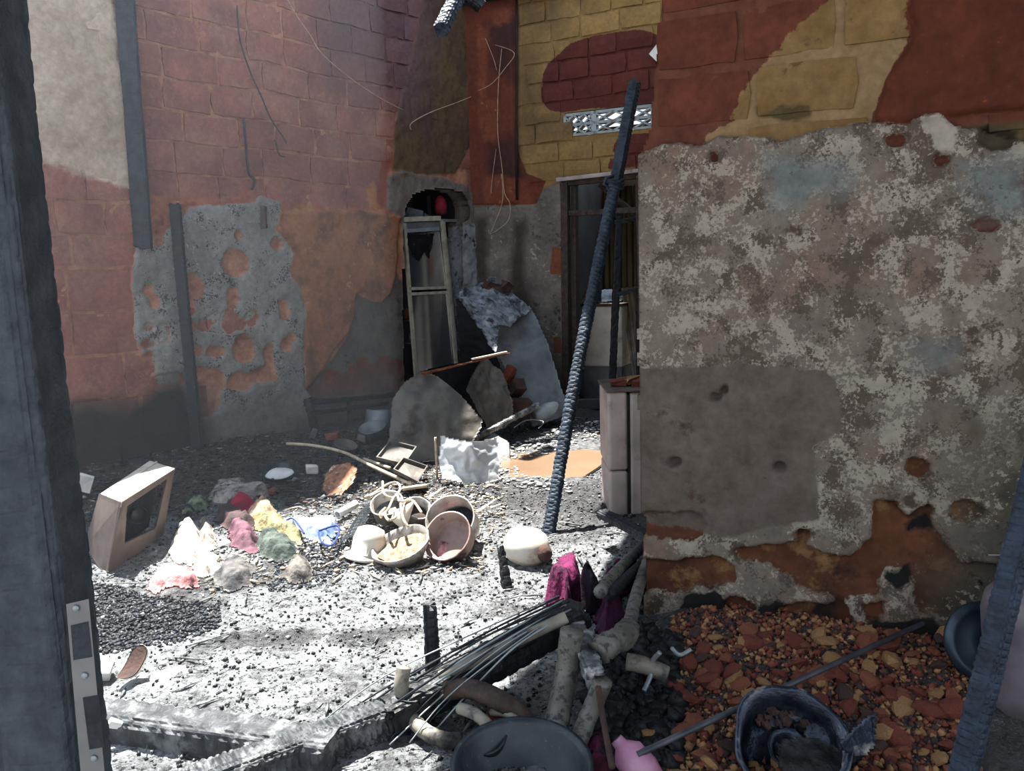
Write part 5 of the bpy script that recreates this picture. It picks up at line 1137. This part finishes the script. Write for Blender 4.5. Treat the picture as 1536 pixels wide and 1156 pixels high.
# burnt enamel pot
bpt = G(1180, 1120, .05); ep = empty('burnt_pot', on(bpt), 'burnt blue-black pot with a torn rim lying on the orange rubble', 'pot')
Rm = frame_z((-.12, -.62, .78)); e = MB(); e.lathe([(0, 0), (.13, 0), (.15, .03), (.165, .10), (.175, .105), (.175, .115), (.16, .115), (.14, .04), (.12, .012), (0, .012)], M4(bpt-(0, 0, .02), Rm), 44, .09, 3); e.build('pot_body', M['pot_blue'], ep, smooth=True)
e = MB(); e.lathe([(.045, .015), (.062, .05), (.058, .055), (.038, .02)], M4(bpt-(0.0, 0, .02), Rm), 26, .12, 5); e.build('inner_ring', M['pot_blue'], ep, smooth=True)
rgn = random.Random(5); e = MB()
for k in range(60):
    t = rgn.uniform(0, 6.28); q = rgn.uniform(0, .115); v = Rm @ Vector((q*math.cos(t), q*math.sin(t), .02)); s_ = rgn.uniform(.006, .016); e.box(np.array(v)+bpt-(0, 0, .02), (s_, s_*1.3, s_), eul(rgn.uniform(0, 90), 0, rgn.uniform(0, 90)), .003)
e.build('burnt_crumbs', M['char_dark'], ep, kind='stuff')
e = MB()
for k in range(16):
    t = rgn.uniform(.9, 2.4); q = rgn.uniform(.08, .125); v = Rm @ Vector((q*math.cos(t), q*math.sin(t), .035)); s_ = rgn.uniform(.01, .02); e.box(np.array(v)+bpt-(0, 0, .02), (s_, s_*1.3, s_), eul(rgn.uniform(0, 90), 0, rgn.uniform(0, 90)), .004)
e.build('clay_crumbs', M['clay_dark'], ep, kind='stuff')
px_panel('torn_cover', [(1168,1122),(1200,1108),(1228,1104),(1260,1122),(1285,1100),(1310,1070),(1312,1120),(1290,1140),(1262,1160),(1180,1190),(1160,1160)], [(1170,1120,2.26),(1310,1072,2.36),(1230,1190,2.14)], M['char_dark'], res=.008, wr=.05, wsc=6, curl=.05, seed=6, label='bent blackened lid fragment in front of the burnt pot', cat='lid')
px_panel('torn_cover', [(1256,1116),(1306,1068),(1313,1075),(1311,1122),(1296,1132),(1270,1130)], [(1256,1118,2.22),(1308,1070,2.30),(1300,1130,2.20)], M['pot_blue'], res=.008, wr=.01, wsc=6, seed=7, label='upturned pale-edged lid corner right of the burnt pot', cat='cover')
cyl('iron_rod', G(955, 1132, .10), G(1390, 932, .06), .0105, simple('grey_iron_rod', (84,86,92), (56,58,64), 9, .5, .5, .2, .002), 'long grey iron rod lying across the orange rubble', 'rod', hollow=False, n=10)
# leaning charred beam at the right edge
lb0 = at_y(1428, 1230, 1.93); lb1 = at_y(1600, 520, 2.20)
timber('leaning_beam', lb0, lb1, .062, .05, char_mat('blue_black_beam', (18,26,36), (40,54,70), .5), 'blue-black charred beam leaning at the right edge over the round lid', 'beam', cell=(.022, .03), depth=.0025, n=48, step=.005, seed=12, sq=.1)
# round lid and gas bottle
c = at_y(1478, 962, 2.66); nrm_ = Vector((-.10, -.93, .34)); e = MB(); r_ = .135
e.lathe([(.022, .012), (.03, .02), (.06, .022), (.105, .012), (.112, .02), (.13, .012), (r_, .0), (r_+.004, -.006), (r_-.006, -.012), (.1, -.004), (.03, .0), (.022, .004), (.022, .012)], M4(c, frame_z(nrm_)), 44)
dl2 = e.build('round_lid', simple('blue_black_lid', (40,52,62), (62,76,86), 6, .4, .5, .4, .004, soot=(24,26,28), sscale=4, smask=(.5,.62)), smooth=True, label='large round blue-grey lid with a centre hole behind the leaning beam', cat='lid')
gb = G(1562, 1085); gbm = MB(); gbm.lathe([(0, 0), (.10, .0), (.13, .03), (.135, .08), (.135, .36), (.12, .42), (.07, .47), (.03, .48), (.03, .52), (0, .52)], M4((gb[0]+.03, gb[1]+.1, float(fz(gb[0], gb[1]))-.01), eul(0, -6, 0)), 30); gbm.build('gas_cylinder', simple('mauve_grey_steel', (120,112,118), (88,82,88), 6, .45, .3, .3, .004), smooth=True, label='grey gas cylinder standing at the right edge behind the lid', cat='gas cylinder')
mb = MB(); a = wt(WR, 1478, 819, .10); b = wt(WR, 1500, 819, .10); mb.tube([a, b], .0022, 6); mb.build('nail', M['zinc'], label='thin nail sticking out of the plaster beside the leaning beam', cat='nail')
# ================================================================ loose char, ash flakes, leaf litter
allfl = [tuple(G(x, y)[:2]) for x, y in ((120,1156),(130,900),(115,720),(300,672),(590,648),(700,640),(905,625),(915,700),(960,790),(990,950),(960,1156))]+[(0.4, 2.1), (-1.9, 2.1)]
def not_puddle(s_):
    def f(rg, n):
        q = s_(rg, int(n*1.15)); k = sdf_poly(q[:, 0], q[:, 1], pp) < 0; return q[k][:n]
    return f
scatter('char_fragments', 16000, not_puddle(poly_sampler(allfl)), (.003, .013), [M['char_dark'], M['char_ash']], seed=5, label=['loose black char fragments strewn over the whole floor', 'loose ash-grey char fragments strewn over the whole floor'], cat='char')
leftw = [tuple(G(x, y)[:2]) for x, y in ((105,700),(115,790),(330,760),(470,760),(640,740),(650,650),(560,642),(300,668),(130,680))]
scatter('burnt_litter', 5200, poly_sampler(leftw), (.012, .045), [M['char'], M['char_brown'], M['clay_dark'], M['char_ash']], flat=(1, .45, .14), seed=8, lift=.6, tilt=.5, nth=4, label=['black flaky litter heaped along the left wall', 'brown flaky litter heaped along the left wall', 'reddish burnt litter heaped along the left wall', 'ash-grey flaky litter heaped along the left wall'], cat='litter')
mid = [tuple(G(x, y)[:2]) for x, y in ((430,770),(500,740),(640,690),(760,730),(760,800),(720,860),(520,870),(380,880),(300,900),(330,840))]
scatter('ash_flakes', 2600, poly_sampler(mid), (.008, .03), [M['char_ash'], M['white'], simple('tan_ash', (170,148,124), (110,94,80), 12, .95)], flat=(1, .5, .25), seed=9, label=['grey ash flakes around the pots', 'white ash flakes around the pots', 'tan ash flakes around the pots'], cat='ash')
pdl = [tuple(G(x, y)[:2]) for x, y in ((770,668),(820,650),(905,630),(910,655),(860,668),(800,690),(760,690))]
scatter('ash_flakes', 420, poly_sampler(pdl), (.01, .045), M['white'], flat=(1, .6, .12), seed=10, lift=.4, tilt=.2, label='white ash flakes along the far edge of the puddle', cat='ash')
pdl = [tuple(G(x, y)[:2]) for x, y in ((745,700),(800,705),(850,722),(860,740),(790,735),(745,722))]
scatter('ash_flakes', 260, poly_sampler(pdl), (.01, .035), M['white'], flat=(1, .6, .12), seed=12, lift=.4, tilt=.2, label='white ash flakes along the near edge of the puddle', cat='ash')
rdk = [tuple(G(x, y)[:2]) for x, y in ((930,930),(1020,960),(1020,1156),(900,1156),(880,1020))]
scatter('char_lumps', 1500, poly_sampler(rdk), (.01, .05), M['char_dark'], seed=13, label='black char lumps between the pipes and the orange rubble', cat='char')
blk = [tuple(G(x, y)[:2]) for x, y in ((140,872),(230,895),(330,905),(330,940),(260,968),(150,978))]  # lumps darken the ground where the casing's shade falls
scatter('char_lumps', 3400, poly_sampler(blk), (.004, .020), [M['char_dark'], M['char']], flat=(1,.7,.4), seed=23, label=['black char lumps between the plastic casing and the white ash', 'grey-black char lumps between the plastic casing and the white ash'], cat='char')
blk = [tuple(G(x, y)[:2]) for x, y in ((420,830),(520,800),(530,850),(480,880),(400,890))]
scatter('char_lumps', 1500, poly_sampler(blk), (.004, .018), M['char'], flat=(1,.7,.4), seed=24, label='char lumps between the dark green cloth and the upturned pot', cat='char')
for kk, (pl_, nm_) in enumerate(((leftw, 'thin charred sticks and splinters in the litter along the left wall'), (mid, 'thin pale splinters scattered around the pots'), (rdk, 'thin charred splinters between the pipes and the rubble'), (allfl, 'thin charred splinters strewn over the floor'))):
    scatter('splinters', (700, 260, 200, 500)[kk], not_puddle(poly_sampler(pl_)), (.03, .10), [M['char_brown'], M['wood_pale'], M['char_dark'], M['char_ash']][kk], flat=(1, .10, .08), seed=50+kk, lift=.15, tilt=.2, nth=4, label=nm_, cat='splinters')
# small brick bits near bench and sheets
for i, (x, y, a, lbl) in enumerate(((498, 655, .12, 'orange brick bit at the foot of the bench'), (525, 662, .10, 'flat reddish brick bit behind the long lath'), (545, 660, .13, 'pinkish slab bit beside the grey pot'), (775, 585, .2, 'brown brick block between the curled sheet and the tall panel'), (765, 560, .16, 'smaller red brick bit above the brown block'), (470, 650, .08, 'grey-blue bit beside the bench leg'))):
    c = G(x, y, .06) if i not in (3, 4) else at_y(x, y, 7.75); e = MB(); e.box(c, (a, a*.6, a*.5), eul(10, 15*i, 40*i), .015); e.build('brick_bit', [M['clay'], M['clay_red'], M['casing_side'], M['clay_dark'], M['clay_red'], M['steel']][i], label=lbl, cat='brick bit')
for i, (x, y, lbl) in enumerate(((775, 612, 'lowest brick block stacked under the brown one by the tall panel'),)):
    c = at_y(x, y, 7.6); e = MB(); e.box(c, (.24, .16, .2), eul(4, 3, 12), .02); e.build('brick_bit', M['clay_dark'], label=lbl, cat='brick bit')
# ================================================================ smoke hanging in the room, lit by the real sun
hm = bpy.data.materials.new('thin_smoke'); hm.use_nodes = True; t_ = hm.node_tree; t_.nodes.clear()
ho = t_.nodes.new('ShaderNodeOutputMaterial'); hv = t_.nodes.new('ShaderNodeVolumePrincipled'); t_.links.new(hv.outputs[0], ho.inputs['Volume'])
hv.inputs['Color'].default_value = (.80, .90, 1, 1); hv.inputs['Density'].default_value = .0055; hv.inputs['Anisotropy'].default_value = .45
mb = MB(); mb.add([(-4.3, .35, -.02), (-.2, .35, -.02), (-.9, 6.6, -.02), (-4.3, 6.6, -.02), (-4.3, .35, 4.9), (-.2, .35, 4.9), (-.9, 6.6, 4.9), (-4.3, 6.6, 4.9)], [(3, 2, 1, 0), (4, 5, 6, 7), (0, 1, 5, 4), (1, 2, 6, 5), (2, 3, 7, 6), (3, 0, 4, 7)])
sm = mb.build('thin_smoke', hm, kind='stuff', label='thin bluish smoke hanging in the left half of the room', cat='smoke')
print('tris', sum(len(o.data.loop_triangles) or sum(len(p.vertices)-2 for p in o.data.polygons) for o in bpy.data.objects if o.type == 'MESH' and len(o.data.polygons) < 400000), 'bricks', nL, nB, nR)
